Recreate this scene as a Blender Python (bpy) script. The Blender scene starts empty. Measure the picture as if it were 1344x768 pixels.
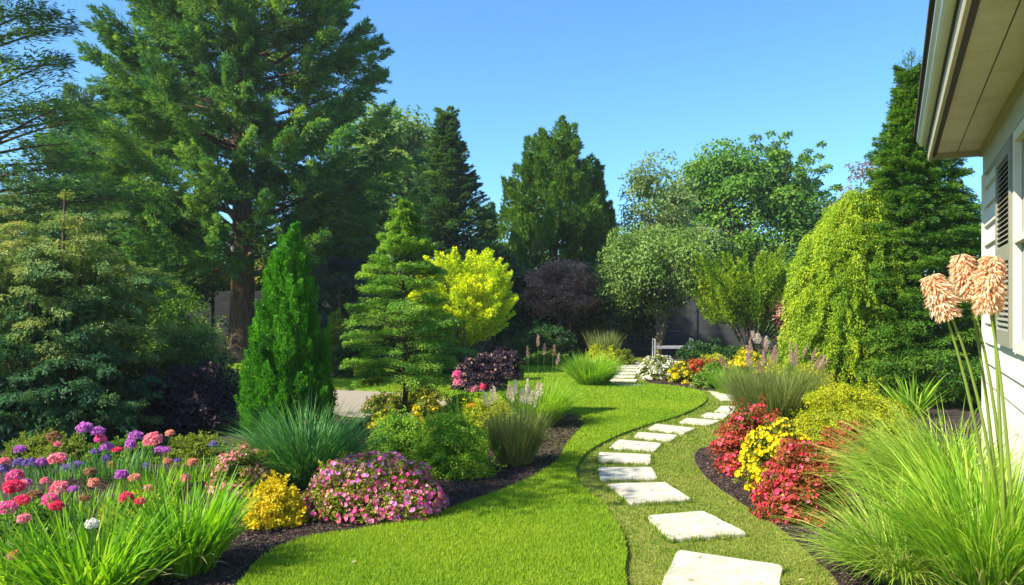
import bpy, math, numpy as np
from mathutils import Vector
R = math.radians
rng = np.random.default_rng(11)
S = bpy.context.scene
COL = S.collection

# ------------------------------------------------------------------ camera
F = 1055.0; HZ = 400.0; EYE = 1.6                     # focal length in photo pixels, horizon row, eye height
cam = bpy.data.cameras.new('camera'); camo = bpy.data.objects.new('camera', cam); COL.objects.link(camo)
camo.location = (0, 0, EYE); camo.rotation_euler = (R(90), 0, 0)
cam.sensor_width = 36.0; cam.lens = 36.0*F/1344.0; cam.shift_y = (HZ-384)/1344.0
cam.clip_start = .05; cam.clip_end = 2000
S.camera = camo

# ------------------------------------------------------------------ light
SUN_EL, SUN_AZ = 42.0, (-0.91, -0.41)                # towards the sun, in plan
w = bpy.data.worlds.new('World'); S.world = w; w.use_nodes = True
nt = w.node_tree; bg = nt.nodes['Background']
sky = nt.nodes.new('ShaderNodeTexSky'); sky.sky_type = 'NISHITA'; sky.sun_disc = False
sky.sun_elevation = R(SUN_EL); sky.sun_rotation = math.atan2(SUN_AZ[0], SUN_AZ[1])
sky.air_density = 1.0; sky.dust_density = .5; sky.ozone_density = 3.5; sky.altitude = 200
tn = nt.nodes.new('ShaderNodeMix'); tn.data_type = 'RGBA'; tn.blend_type = 'MULTIPLY'; tn.inputs[0].default_value = 1; tn.inputs[7].default_value = (.51, .82, 1.0, 1)
nt.links.new(sky.outputs[0], tn.inputs[6]); nt.links.new(tn.outputs[2], bg.inputs[0]); bg.inputs[1].default_value = .115
sl = bpy.data.lights.new('sun', 'SUN'); so = bpy.data.objects.new('sun', sl); COL.objects.link(so)
sl.energy = 5.0; sl.angle = R(.5); sl.color = (1.0, .91, .73)
_d = Vector((SUN_AZ[0], SUN_AZ[1], 0)).normalized()*math.cos(R(SUN_EL)); _d.z = math.sin(R(SUN_EL))
so.rotation_euler = _d.to_track_quat('Z', 'Y').to_euler(); so.location = (-10, -4, 12)
S.view_settings.view_transform = 'Standard'; S.view_settings.look = 'None'
S.view_settings.exposure = 1.22; S.view_settings.gamma = 1
S.cycles.max_bounces = 6; S.cycles.diffuse_bounces = 3; S.cycles.transmission_bounces = 4; S.cycles.glossy_bounces = 2
S.cycles.use_denoising = True

# ------------------------------------------------------------------ helpers
def G(px, py):                                        # photo pixel on the ground -> world xy
    D = EYE*F/(py-HZ); return ((px-672)/F*D, D)
def X(px, D): return (px-672)/F*D
def Z(py, D): return EYE-(py-HZ)/F*D
def DY(py): return EYE*F/(py-HZ)

def nrm(a): return a/np.maximum(np.linalg.norm(a, axis=-1, keepdims=True), 1e-9)
def rdir(n):
    return nrm(rng.normal(size=(n, 3)))
def ru(a, b, n=None): return rng.uniform(a, b, n)

class MB:                                             # collects verts/faces and a per-vertex value v
    def __init__(s): s.V = []; s.Q = []; s.T = []; s.A = []; s.n = 0; s.N=[]
    def add(s, V, Q=None, T=None, A=None):
        V = np.asarray(V, float).reshape(-1, 3)
        if Q is not None and len(Q): s.Q.append(np.asarray(Q, int)+s.n)
        if T is not None and len(T): s.T.append(np.asarray(T, int)+s.n)
        A = np.full(len(V), .5) if A is None else (np.full(len(V), A) if np.isscalar(A) else np.asarray(A))
        s.V.append(V); s.A.append(A); s.n += len(V); return s
    def build(s, name, mat, parent=None, loc=None, smooth=False):
        me = bpy.data.meshes.new(name)
        V = np.concatenate(s.V); A = np.concatenate(s.A)
        Q = np.concatenate(s.Q) if s.Q else np.zeros((0, 4), int)
        T = np.concatenate(s.T) if s.T else np.zeros((0, 3), int)
        me.vertices.add(len(V)); me.vertices.foreach_set('co', V.astype(np.float32).ravel())
        loops = np.concatenate([Q.ravel(), T.ravel()]).astype(np.int32)
        me.loops.add(len(loops)); me.loops.foreach_set('vertex_index', loops)
        st = np.concatenate([np.arange(len(Q))*4, len(Q)*4+np.arange(len(T))*3]).astype(np.int32)
        tot = np.concatenate([np.full(len(Q), 4), np.full(len(T), 3)]).astype(np.int32)
        me.polygons.add(len(st)); me.polygons.foreach_set('loop_start', st); me.polygons.foreach_set('loop_total', tot)
        me.polygons.foreach_set('use_smooth', np.full(len(st), bool(smooth)))
        at = me.attributes.new('v', 'FLOAT', 'POINT'); at.data.foreach_set('value', A.astype(np.float32))
        me.update(calc_edges=True); me.materials.append(mat)
        o = bpy.data.objects.new(name, me); COL.objects.link(o)
        if parent is not None: o.parent = parent
        if loc is not None: o.location = loc
        return o

def tag(o, label=None, cat=None, group=None, kind=None):
    if label: o['label'] = label
    if cat: o['category'] = cat
    if group: o['group'] = group
    if kind: o['kind'] = kind
    return o
def empty(name, loc, label, cat, group=None, rz=0):
    o = bpy.data.objects.new(name, None); COL.objects.link(o); o.location = loc; o.rotation_euler = (0, 0, rz)
    o.empty_display_size = .1
    return tag(o, label, cat, group)

def box(mb, x0, x1, y0, y1, z0, z1, A=.5):
    V = [(x0,y0,z0),(x1,y0,z0),(x1,y1,z0),(x0,y1,z0),(x0,y0,z1),(x1,y0,z1),(x1,y1,z1),(x0,y1,z1)]
    mb.add(V, [(0,3,2,1),(4,5,6,7),(0,1,5,4),(1,2,6,5),(2,3,7,6),(3,0,4,7)], A=A)
def tube(mb, P, r, seg=8, A=.5, wob=0):
    P = np.asarray(P, float); n = len(P); r = np.full(n, r) if np.isscalar(r) else np.asarray(r)
    T = nrm(np.gradient(P, axis=0)); up = np.array([0, 0, 1.]) if abs(T[0][2]) < .9 else np.array([1., 0, 0])
    s = nrm(np.cross(T, up)); t = np.cross(s, T); a = np.linspace(0, 2*math.pi, seg, endpoint=False)
    rr = r[:, None]*(1+wob*rng.normal(size=(1, seg))+.35*wob*rng.normal(size=(n, seg)))
    V = P[:, None, :]+rr[:, :, None]*(np.cos(a)[None, :, None]*s[:, None, :]+np.sin(a)[None, :, None]*t[:, None, :])
    i = np.arange(n-1)[:, None]*seg; j = np.arange(seg)[None, :]; k = (j+1) % seg
    Q = np.stack([i+j, i+k, i+seg+k, i+seg+j], -1).reshape(-1, 4)
    mb.add(V.reshape(-1, 3), Q, A=A)
    mb.add(V[-1], T=[(0, q, q+1) for q in range(1, seg-1)], A=A)
def leaves(mb, P, D, N, L, W, v=None, fold=.12, mid=.45):
    n = len(P); D = nrm(D); Sd = nrm(np.cross(D, N)); Nn = np.cross(Sd, D)
    L = np.broadcast_to(L, n)[:, None]; W = np.broadcast_to(W, n)[:, None]
    V = np.stack([P, P+D*L*mid+Sd*W*.5+Nn*W*fold, P+D*L, P+D*L*mid-Sd*W*.5+Nn*W*fold], 1).reshape(-1, 3)
    v = rng.uniform(0, 1, n) if v is None else v
    mb.add(V, np.arange(4*n).reshape(-1, 4), A=np.repeat(v, 4))
def blades(mb, P, az, L, W, th0, th1, seg=5, v=None, twist=.5, kink=None):
    """arching ribbons: th0 start angle from vertical, th1 end angle"""
    n = len(P); t = np.linspace(0, 1, seg+1)
    L = np.broadcast_to(L, n); W = np.broadcast_to(W, n)
    th = th0[:, None]+(th1-th0)[:, None]*(t[None, :]**1.5)
    dl = (L/seg)[:, None]
    ho = np.concatenate([np.zeros((n, 1)), np.cumsum(np.sin(th[:, :-1])*dl, 1)], 1)
    ve = np.concatenate([np.zeros((n, 1)), np.cumsum(np.cos(th[:, :-1])*dl, 1)], 1)
    ca, sa = np.cos(az)[:, None], np.sin(az)[:, None]
    C = np.stack([P[:, 0:1]+ho*ca, P[:, 1:2]+ho*sa, P[:, 2:3]+ve], -1)
    tw = az+math.pi/2+rng.normal(size=n)*twist
    sd = np.stack([np.cos(tw), np.sin(tw), rng.normal(size=n)*.25], -1)[:, None, :]
    wp = np.array([.7]+[1-.97*max(0, (q/seg-.35)/.65)**1.6 for q in range(1, seg+1)])
    hw = (W[:, None]*wp[None, :]*.5)[:, :, None]
    V = np.stack([C-sd*hw, C+sd*hw], 2).reshape(n, -1, 3)
    b = np.arange(n)[:, None]*(2*(seg+1)); j = np.arange(seg)[None, :]*2
    Q = np.stack([b+j, b+j+1, b+j+3, b+j+2], -1).reshape(-1, 4)
    v = rng.uniform(0, 1, n) if v is None else v
    mb.add(V.reshape(-1, 3), Q, A=np.repeat(v, 2*(seg+1)))
    return C

# ------------------------------------------------------------------ materials
def newmat(name):
    m = bpy.data.materials.new(name); m.use_nodes = True; nt = m.node_tree
    for q in list(nt.nodes): nt.nodes.remove(q)
    out = nt.nodes.new('ShaderNodeOutputMaterial'); return m, nt, out
def ramp(nt, cols, fac=None, stops=None):
    r = nt.nodes.new('ShaderNodeValToRGB'); el = r.color_ramp.elements; k = len(cols)
    stops = stops or [i/(k-1) for i in range(k)]
    while len(el) < k: el.new(.5)
    for i in range(k): el[i].position = stops[i]; el[i].color = (*cols[i], 1)
    if fac is not None: nt.links.new(fac, r.inputs[0])
    return r
def noise(nt, scale, detail=4, rough=.6, coord=None, stretch=None):
    tc = nt.nodes.new('ShaderNodeTexCoord'); n = nt.nodes.new('ShaderNodeTexNoise')
    n.inputs['Scale'].default_value = scale; n.inputs['Detail'].default_value = detail; n.inputs['Roughness'].default_value = rough
    src = tc.outputs[coord or 'Object']
    if stretch:
        mp = nt.nodes.new('ShaderNodeMapping'); mp.inputs['Scale'].default_value = stretch; nt.links.new(src, mp.inputs[0]); src = mp.outputs[0]
    nt.links.new(src, n.inputs['Vector']); return n
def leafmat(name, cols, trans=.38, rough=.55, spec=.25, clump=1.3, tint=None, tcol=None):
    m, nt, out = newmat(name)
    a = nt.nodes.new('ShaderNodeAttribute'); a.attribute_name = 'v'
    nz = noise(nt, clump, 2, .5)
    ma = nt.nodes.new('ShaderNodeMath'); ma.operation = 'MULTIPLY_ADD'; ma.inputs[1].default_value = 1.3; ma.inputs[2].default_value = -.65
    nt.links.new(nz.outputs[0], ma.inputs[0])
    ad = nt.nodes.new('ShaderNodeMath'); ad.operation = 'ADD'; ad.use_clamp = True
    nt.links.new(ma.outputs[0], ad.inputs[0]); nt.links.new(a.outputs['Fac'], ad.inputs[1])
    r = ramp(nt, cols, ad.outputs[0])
    p = nt.nodes.new('ShaderNodeBsdfPrincipled'); p.inputs['Roughness'].default_value = rough
    p.inputs['Specular IOR Level'].default_value = spec
    nt.links.new(r.outputs[0], p.inputs['Base Color'])
    t = nt.nodes.new('ShaderNodeBsdfTranslucent')
    mx = nt.nodes.new('ShaderNodeMix'); mx.data_type = 'RGBA'; mx.blend_type = 'MULTIPLY'; mx.inputs[0].default_value = 1
    nt.links.new(r.outputs[0], mx.inputs[6]); mx.inputs[7].default_value = (*(tcol or (1.25, 1.3, .6)), 1)
    nt.links.new(mx.outputs[2], t.inputs[0])
    ms = nt.nodes.new('ShaderNodeMixShader'); ms.inputs[0].default_value = trans
    nt.links.new(p.outputs[0], ms.inputs[1]); nt.links.new(t.outputs[0], ms.inputs[2]); nt.links.new(ms.outputs[0], out.inputs[0])
    return m
def surf(name, cols, scale=6, detail=5, rough=.8, bump=.3, bscale=None, stretch=None, spec=.3, stops=None, dist=.02, coord=None):
    m, nt, out = newmat(name)
    nz = noise(nt, scale, detail, .65, coord, stretch); r = ramp(nt, cols, nz.outputs[0], stops)
    p = nt.nodes.new('ShaderNodeBsdfPrincipled'); p.inputs['Roughness'].default_value = rough
    p.inputs['Specular IOR Level'].default_value = spec
    nt.links.new(r.outputs[0], p.inputs['Base Color']); nt.links.new(p.outputs[0], out.inputs[0])
    if bump:
        n2 = noise(nt, bscale or scale*4, 6, .7, coord, stretch); b = nt.nodes.new('ShaderNodeBump')
        b.inputs['Strength'].default_value = bump; b.inputs['Distance'].default_value = dist
        nt.links.new(n2.outputs[0], b.inputs['Height']); nt.links.new(b.outputs[0], p.inputs['Normal'])
    return m

M = {}
M['ground'] = surf('ground_turf', [(.13,.13,.03),(.19,.21,.035),(.27,.25,.08)], 5, 6, .95, .6, 60, stops=[.3,.52,.72])
M['lawn'] = surf('lawn_soil', [(.09,.17,.012),(.14,.25,.018),(.19,.30,.02)], 4, 5, .95, .5, 90)
M['mulch'] = surf('mulch', [(.022,.014,.012),(.06,.042,.036),(.13,.09,.08)], 34, 8, .95, 1, 70, stops=[.3,.52,.72], dist=.03)
M['gravel'] = surf('gravel', [(.20,.17,.13),(.28,.24,.19),(.36,.32,.26)], 30, 6, .95, .5, 80)
M['stone'] = surf('limestone', [(.38,.355,.28),(.48,.455,.37),(.56,.535,.45)], 3.5, 7, .85, .25, 45, stops=[.3,.5,.75])
def stain(m, col, scale, lo, hi, seed=0.):
    nt = m.node_tree; p = next(q for q in nt.nodes if q.type == 'BSDF_PRINCIPLED'); src = p.inputs['Base Color'].links[0].from_socket
    nz = noise(nt, scale, 8, .72); nz.inputs['Distortion'].default_value = .6; r = ramp(nt, [(0,0,0),(1,1,1)], nz.outputs[0], [lo, hi])
    mx = nt.nodes.new('ShaderNodeMix'); mx.data_type = 'RGBA'; nt.links.new(r.outputs[0], mx.inputs[0]); nt.links.new(src, mx.inputs[6]); mx.inputs[7].default_value = (*col, 1); nt.links.new(mx.outputs[2], p.inputs['Base Color'])
stain(M['stone'], (.20,.18,.11), 2.6, .47, .78); stain(M['stone'], (.12,.11,.08), 26, .66, .74)
M['bark'] = surf('bark', [(.035,.022,.014),(.12,.075,.046),(.23,.155,.10)], 3.5, 8, .9, 1, 5, (7, 7, .8), stops=[.33,.5,.7], dist=.08)
M['bark_grey'] = surf('bark_grey', [(.03,.024,.018),(.10,.08,.055),(.17,.14,.10)], 5, 6, .9, .8, 12, (4, 4, 1), stops=[.33,.5,.7])
M['chip'] = leafmat('mulch_chip', [(.022,.013,.011),(.065,.042,.036),(.16,.11,.095)], 0, .9, .1)
M['grass_blade'] = leafmat('grass_blade', [(.14,.27,.014),(.245,.38,.020),(.38,.46,.035)], .4, .6, .15, .7)
M['turf_blade'] = leafmat('turf_blade', [(.11,.20,.018),(.20,.29,.03),(.34,.33,.09)], .35, .7, .1, 1.2)
M['litter'] = leafmat('litter', [(.14,.08,.03),(.30,.22,.09),(.42,.36,.16)], .2, .7, .1, 2)
M['stem'] = leafmat('stem', [(.06,.13,.02),(.12,.20,.03)], .2)
def LM(k, *cols, **kw): M[k] = leafmat(k, list(cols), **kw)
LM('plume_stem', (.16,.24,.04),(.30,.38,.08), clump=3)
LM('cedar', (.03,.11,.048),(.09,.22,.055),(.26,.40,.06), clump=.35)
LM('dark_conifer', (.03,.09,.036),(.065,.16,.045),(.17,.29,.055), clump=.5)
LM('teal_conifer', (.03,.09,.055),(.06,.15,.07),(.14,.25,.08), clump=.5)
LM('blue_conifer', (.03,.07,.085),(.06,.12,.13),(.12,.18,.16))
LM('upright', (.04,.11,.012),(.09,.20,.018),(.17,.30,.025), clump=.5)
LM('arbor', (.035,.15,.008),(.07,.27,.012),(.13,.38,.015), clump=3)
LM('larch', (.07,.20,.03),(.18,.36,.04),(.36,.50,.06), clump=1.5)
LM('fir', (.04,.12,.014),(.09,.21,.02),(.19,.32,.03), clump=.8)
LM('golden_fir', (.14,.27,.015),(.30,.43,.02),(.48,.55,.03), clump=.8)
LM('juniper', (.06,.17,.06),(.17,.29,.07),(.42,.43,.12), clump=.9, tcol=(1.3,1.1,.6))
LM('juniper_low', (.025,.09,.045),(.055,.15,.055),(.12,.22,.07))
LM('yellow_tree', (.34,.48,.010),(.62,.68,.012),(.80,.80,.02), clump=1.6)
LM('lime_tree', (.10,.22,.010),(.20,.33,.014),(.36,.44,.02), clump=.8)
LM('weeping', (.08,.16,.03),(.16,.27,.05),(.27,.38,.08), clump=.7)
LM('poplar', (.09,.20,.06),(.18,.30,.07),(.34,.42,.09), clump=.35)  # pale green, lightened further to paint in distance haze
LM('sage_tree', (.09,.17,.05),(.17,.26,.08),(.29,.36,.13), clump=.5)  # grey green, made paler so haze sits in the leaf colour
LM('broadleaf', (.04,.13,.015),(.09,.22,.02),(.18,.32,.03), clump=.4)
LM('copper', (.20,.09,.07),(.38,.20,.14),(.56,.35,.25), clump=1.2, tcol=(1.3,.8,.6))
LM('plum', (.022,.014,.028),(.05,.03,.05),(.12,.08,.09), tcol=(1,.8,1))
LM('shrub_dark', (.02,.075,.02),(.05,.125,.028),(.10,.19,.035))
LM('shrub_green', (.06,.16,.012),(.13,.27,.02),(.26,.38,.03), clump=3)
LM('shrub_fresh', (.11,.25,.012),(.21,.38,.02),(.38,.50,.04), clump=3)
LM('copper_dull', (.12,.08,.05),(.2,.14,.09),(.3,.22,.15), tcol=(1.2,.9,.6))
LM('shrub_olive', (.11,.16,.015),(.20,.25,.02),(.30,.33,.03), clump=3)
LM('shrub_lime', (.22,.28,.008),(.40,.43,.010),(.58,.56,.015), clump=3)
LM('yellow_leaf', (.52,.42,.008),(.72,.58,.010),(.84,.72,.02), clump=4, tcol=(1.1,1,.5))
LM('gold_flower', (.76,.50,.004),(.86,.64,.006),(.90,.74,.01), clump=4, tcol=(1.1,1,.5))
LM('red_leaf', (.10,.12,.02),(.34,.10,.03),(.42,.05,.03), clump=5, tcol=(1.3,.8,.6))
LM('red_flower', (.62,.02,.06),(.76,.05,.12),(.84,.14,.26), clump=5, tcol=(1.2,.8,.8))
LM('rust_flower', (.42,.045,.015),(.60,.09,.03),(.66,.16,.05), clump=5, tcol=(1.2,.9,.6))
LM('pink_flower', (.80,.06,.32),(.84,.16,.40),(.86,.34,.50), clump=5, tcol=(1.1,.9,.9))
LM('mauve_flower', (.50,.10,.52),(.62,.20,.62),(.72,.34,.70), clump=6, tcol=(1.1,.9,1))
LM('violet_flower', (.20,.12,.42),(.30,.19,.52),(.42,.30,.64), clump=6, tcol=(1.1,.9,1))
LM('rose_flower', (.80,.16,.24),(.86,.28,.36),(.88,.48,.52), clump=8, tcol=(1.1,.9,.9))
LM('crimson_flower', (.78,.03,.10),(.84,.06,.18),(.86,.14,.28), clump=8, tcol=(1.1,.9,.9))
LM('salmon_flower', (.72,.24,.16),(.80,.38,.26),(.84,.50,.38), clump=8, tcol=(1.1,.9,.8))
LM('brown_flower', (.20,.09,.03),(.36,.19,.08),(.46,.30,.15), clump=8, tcol=(1.1,.9,.8))
LM('orange_flower', (.85,.16,.03),(.88,.24,.05),(.88,.34,.08), clump=8, tcol=(1.1,.9,.8))
LM('white_flower', (.72,.66,.60),(.82,.78,.72),(.85,.82,.80), clump=8, tcol=(1,1,.9))
LM('peach_plume', (.80,.44,.24),(.88,.64,.42),(.92,.82,.66), clump=14, trans=.45, tcol=(1.1,.95,.8))
LM('cream_plume', (.55,.42,.30),(.70,.58,.44),(.80,.72,.60), clump=8, tcol=(1.1,1,.9))
LM('dusky_plume', (.30,.17,.14),(.45,.28,.22),(.60,.42,.34), clump=8, tcol=(1.1,1,.9))
LM('grass_bright', (.12,.28,.016),(.24,.44,.025),(.44,.58,.07), clump=3, trans=.42)
LM('grass_fountain', (.17,.32,.03),(.32,.48,.055),(.56,.64,.17), clump=2, trans=.42)
LM('grass_strap', (.07,.22,.010),(.17,.38,.014),(.36,.54,.035), clump=3, trans=.45)
LM('grass_blue', (.035,.15,.045),(.09,.26,.06),(.22,.44,.08), clump=3, trans=.35)
LM('grass_olive', (.11,.16,.04),(.19,.24,.06),(.32,.33,.11), clump=3)
LM('grass_straw', (.40,.34,.14),(.52,.46,.22),(.60,.52,.30), clump=3)

# ------------------------------------------------------------------ ground
def smooth_poly(P, k=6):
    P = np.asarray(P, float); n = len(P); out = []
    for i in range(n):
        a, b, c, d = P[i-1], P[i], P[(i+1) % n], P[(i+2) % n]
        for j in range(k):
            t = j/k
            out.append(.5*((2*b)+(-a+c)*t+(2*a-5*b+4*c-d)*t*t+(-a+3*b-3*c+d)*t**3))
    return np.array(out)
def inside(P, x, y):
    c = np.zeros(len(x), bool); x1, y1 = P[:, 0], P[:, 1]; x2, y2 = np.roll(x1, -1), np.roll(y1, -1)
    for a, b, p, q in zip(x1, y1, x2, y2):
        if b == q: continue
        c ^= ((b > y) != (q > y)) & (x < (p-a)*(y-b)/(q-b)+a)
    return c
def sheet(name, P, z, m, skirt=0, kind='structure', wob=0):
    import bmesh
    bm = bmesh.new(); vs = [bm.verts.new((p[0], p[1], z)) for p in P]; bm.faces.new(vs)
    if bm.faces[:][0].normal.z < 0 if bm.faces.ensure_lookup_table() else False: pass
    bm.normal_update()
    bmesh.ops.triangulate(bm, faces=bm.faces[:])
    if skirt:
        lo = [bm.verts.new((p[0], p[1], z-skirt)) for p in P]
        for i in range(len(P)): bm.faces.new((vs[i], vs[(i+1) % len(P)], lo[(i+1) % len(P)], lo[i]))
    for f in bm.faces:
        f.normal_update()
        if f.normal.z < -.5: f.normal_flip()
    me = bpy.data.meshes.new(name); bm.to_mesh(me); bm.free(); me.materials.append(m)
    o = bpy.data.objects.new(name, me); COL.objects.link(o); return tag(o, kind=kind)

gb = MB(); gb.add([(-400,-30,0),(400,-30,0),(400,800,0),(-400,800,0)], [(0,1,2,3)]); tag(gb.build('ground', M['ground']), kind='structure')

LAWN = smooth_poly([G(*p) for p in [(235,900),(820,900),(824,800),(820,755),(822,725),(812,695),(790,666),(762,640),(756,617),(774,594),(811,574),(850,560),(896,546),(926,529),(921,517),(894,510),(861,507),(836,508),(815,508),(800,503),(794,490),(797,474),(760,472),(600,472),(400,472),(300,480),(250,505),(400,509),(480,513),(560,519),(640,525),(710,532),(752,543),(768,556),(757,572),(742,590),(733,607),(700,630),(660,648),(600,670),(540,688),(460,703),(400,712),(352,733),(318,768)]], 5)
LZ = .03
sheet('lawn', LAWN, LZ, M['lawn'], skirt=.035)
BEDL = smooth_poly([G(*p) for p in [(225,900),(312,768),(346,735),(395,714),(455,705),(535,690),(597,672),(655,650),(696,632),(729,608),(738,590),(753,572),(763,557),(748,545),(700,535),(640,540),(560,552),(470,552),(430,545),(330,520),(230,512)]]+[(-9,17),(-14,14),(-14,3)], 5)
sheet('mulch_bed', BEDL, .012, M['mulch'])
BEDR = smooth_poly([G(*p) for p in [(1175,900),(1100,768),(1068,735),(1020,692),(972,661),(929,630),(912,606),(917,592),(945,582),(965,560),(985,540),(972,524),(962,515),(930,513),(900,511),(868,506),(847,500),(845,488),(852,474),(880,464),(990,458)]]+[(14,28),(14,10),(6,3),(3,2.5)], 5)
sheet('mulch_bed', BEDR, .012, M['mulch'])
BEDC = smooth_poly([G(*p) for p in [(738,498),(765,511),(800,511),(812,500),(806,480),(790,476),(760,478)]], 5)
GRAV = smooth_poly([G(*p) for p in [(300,514),(420,513),(520,517),(570,524),(590,536),(560,550),(470,550),(420,543),(300,530)]], 5)
sheet('gravel_path', GRAV, .020, M['gravel'])
BACKBED = np.array([(-16,21.7),(-6,24.0),(0,24.4),(3.2,24.2),(3.6,24.8),(14,24.6),(20,40),(-20,40)])
sheet('soil', BACKBED, .016, M['mulch'])

def scatter(poly, x0, x1, y0, y1, n, no=()):
    x = ru(x0, x1, n); y = ru(y0, y1, n); k = inside(poly, x, y)
    for q in no: k &= ~inside(q, x, y)
    return x[k], y[k]
# stepping stones -----------------------------------------------------------
STONES = [
 ([(888,727),(1028,748),(1022,792),(866,780)], 'large pale stepping stone cut off by the bottom of the picture'),
 ([(848,682),(922,675),(982,705),(880,713)], 'broad slanted stepping stone, first one wholly in view from the bottom'),
 ([(797,639),(874,637),(908,660),(826,665)], 'stepping stone where the path bends, level with the front red bush'),
 ([(784,617),(856,617),(864,633),(788,633)], 'pale rectangular stepping stone at the leftmost point of the curving path'),
 ([(786,597),(855,600),(854,612),(785,608)], 'fifth stepping stone up from the bottom, narrow and leaf-shadowed'),
 ([(812,580),(869,585),(861,595),(799,591)], 'sixth stepping stone up from the bottom, tilted to the right'),
 ([(837,570),(890,574),(881,582),(831,577)], 'seventh stepping stone up from the bottom, thin and slightly shaded'),
 ([(861,559),(914,565),(898,572),(849,566)], 'eighth stepping stone up from the bottom, long and slanted'),
 ([(901,551),(946,555),(931,561),(891,557)], 'ninth stepping stone up from the bottom, beside the lawn edge'),
 ([(928,544),(957,546),(950,553),(918,549)], 'tenth stepping stone up from the bottom, just left of the olive grass'),
 ([(946,535),(966,536),(962,545),(937,543)], 'small stepping stone half covered by the olive ornamental grass'),
 ([(928,515),(958,519),(972,528),(944,528)], 'stepping stone below the small grass tuft where the path bends back'),
]
def slab(poly_px, z=.031, t=.05, label='', jit=0):
    P = np.array([G(*p) for p in poly_px]); c = P.mean(0)
    out = []
    for i in range(4):                                     # chipped, slightly rounded outline
        a, b = P[i], P[(i+1) % 4]
        for s in (.035, .12, .3, .5, .7, .88, .965):
            q = a+(b-a)*s; out.append(q+rng.normal(size=2)*.004-(q-c)*(.0 if .1 < s < .9 else .012))
    out = np.array(out)-c; n = len(out)
    if np.sum(out[:, 0]*np.roll(out[:, 1], -1)-np.roll(out[:, 0], -1)*out[:, 1]) < 0: out = out[::-1]
    mb = MB()
    rings = [(1.0, z-t), (1.0, z-.008), (.985, z)]
    V = [np.c_[out*s, np.full(n, zz)] for s, zz in rings]
    V = np.concatenate(V+[np.array([[0, 0, z+.001]])])
    i = np.arange(n); k = (i+1) % n
    Q = np.concatenate([np.stack([i+n*r, k+n*r, k+n*(r+1), i+n*(r+1)], -1) for r in range(2)])
    T = np.stack([i+2*n, k+2*n, np.full(n, 3*n)], -1)
    mb.add(V, Q, T)
    o = mb.build('stepping_stone', M['stone'], loc=(c[0], c[1], 0))
    tag(o, label, 'stepping stone', 'stepping stones of the garden path')
    Q_ = np.array([G(*p) for p in poly_px]); return Q_.mean(0)+(Q_-Q_.mean(0))*.94
SP = [slab(p, label=l) for p, l in STONES]
FAR = [((802,506),(842,508),.80),((801,500),(836,501),.9),((803,495.4),(834,496),0),((804,491),(836,491.6),0),((806,487),(838,487.4),0),((808,483.4),(839,483.8),0),((812,480),(842,480.4),0),((820,476.8),(846,477.2),0)]
farl = ['pale paver where the back path meets the lawn','second paver of the back path from the lawn edge','third paver of the back path, beside the bright round grass','fourth paver of the back path counted from the lawn','fifth paver of the back path counted from the lawn','sixth paver of the back path, level with the white flower mound','seventh paver of the back path, partly in tree shade','farthest paver of the back path, near the bench']
for (a, b, _), l in zip(FAR, farl):
    d = (a[1]-HZ)*.0245
    SP.append(slab([(a[0]+1, a[1]-d*.5), (b[0]+1, b[1]-d*.5), (b[0]-1, b[1]+d*.5), (a[0]-1, a[1]+d*.5)], label=l))

# turf, blades, mulch chips (nobody could count these) ------------------------
def turf(name, poly, spots, m, no=(), z=0):
    mb = MB()
    for x0, x1, y0, y1, dens, L, W in spots:
        n = int((x1-x0)*(y1-y0)*dens); x, y = scatter(poly, x0, x1, y0, y1, n, no); n = len(x)
        if not n: continue
        D = nrm(np.c_[rng.normal(size=(n, 2))*.45, np.ones(n)]); N = nrm(np.c_[rng.normal(size=(n, 2)), ru(0, .4, n)])
        leaves(mb, np.c_[x, y, np.full(n, z-.002)], D, N, L*ru(.6, 1.2, n), W, fold=0, mid=.25)
    return tag(mb.build(name, m), kind='stuff')
o = turf('lawn_grass', LAWN, [(-3,1.2,3.6,6,20000,.032,.0045),(-3,2,6,9,13000,.034,.006),(-1,5,9,13,7000,.034,.008),(-9,5,13,17,3000,.035,.012),(-12,5,17,24,1000,.04,.02)], M['grass_blade'], z=LZ)
tag(o, 'short mown bright green lawn grass', 'grass')
PATHZ = np.array([G(*p) for p in [(700,900),(1180,900),(1130,768),(1060,700),(1000,640),(1000,530),(970,505),(850,495),(850,470),(790,470),(790,512),(700,560),(690,640)]])
o = turf('path_grass', PATHZ, [(0,3,3.6,6,9000,.022,.0055),(0,3,6,9,6000,.024,.007),(0,6,9,14,2500,.03,.012),(1,5,14,24,700,.035,.025)], M['turf_blade'], no=[LAWN, BEDR]+SP)
tag(o, 'thin straw-tinged turf between the stepping stones', 'turf')
mb = MB()
for q in SP[:12]:                                      # blades leaning over the slab edges
    c = q.mean(0); q = c+(q-c)/.94
    for i in range(4):
        a, b = q[i], q[(i+1) % 4]; n = int(np.linalg.norm(b-a)*520); s = ru(0, 1, n)[:, None]; p = a*(1-s)+b*s; o_ = nrm(p-c); p = p+o_*ru(-.004, .03, n)[:, None]
        k = ru(0, 1, n) < .35+.65*(np.sin(s[:, 0]*17+i*2+c[0]*9) > 0)
        p, o_ = p[k], o_[k]; n = len(p)
        leaves(mb, np.c_[p, np.full(n, .0)], np.c_[-o_*ru(-.2, 1., n)[:, None]+rng.normal(size=(n, 2))*.4, np.full(n, 1.2)], rdir(n), ru(.025, .065, n), .006, fold=0, mid=.25)
tag(mb.build('edge_grass', M['turf_blade']), 'longer grass blades creeping over the stepping stone edges', 'grass', kind='stuff')
mb = MB()
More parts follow.
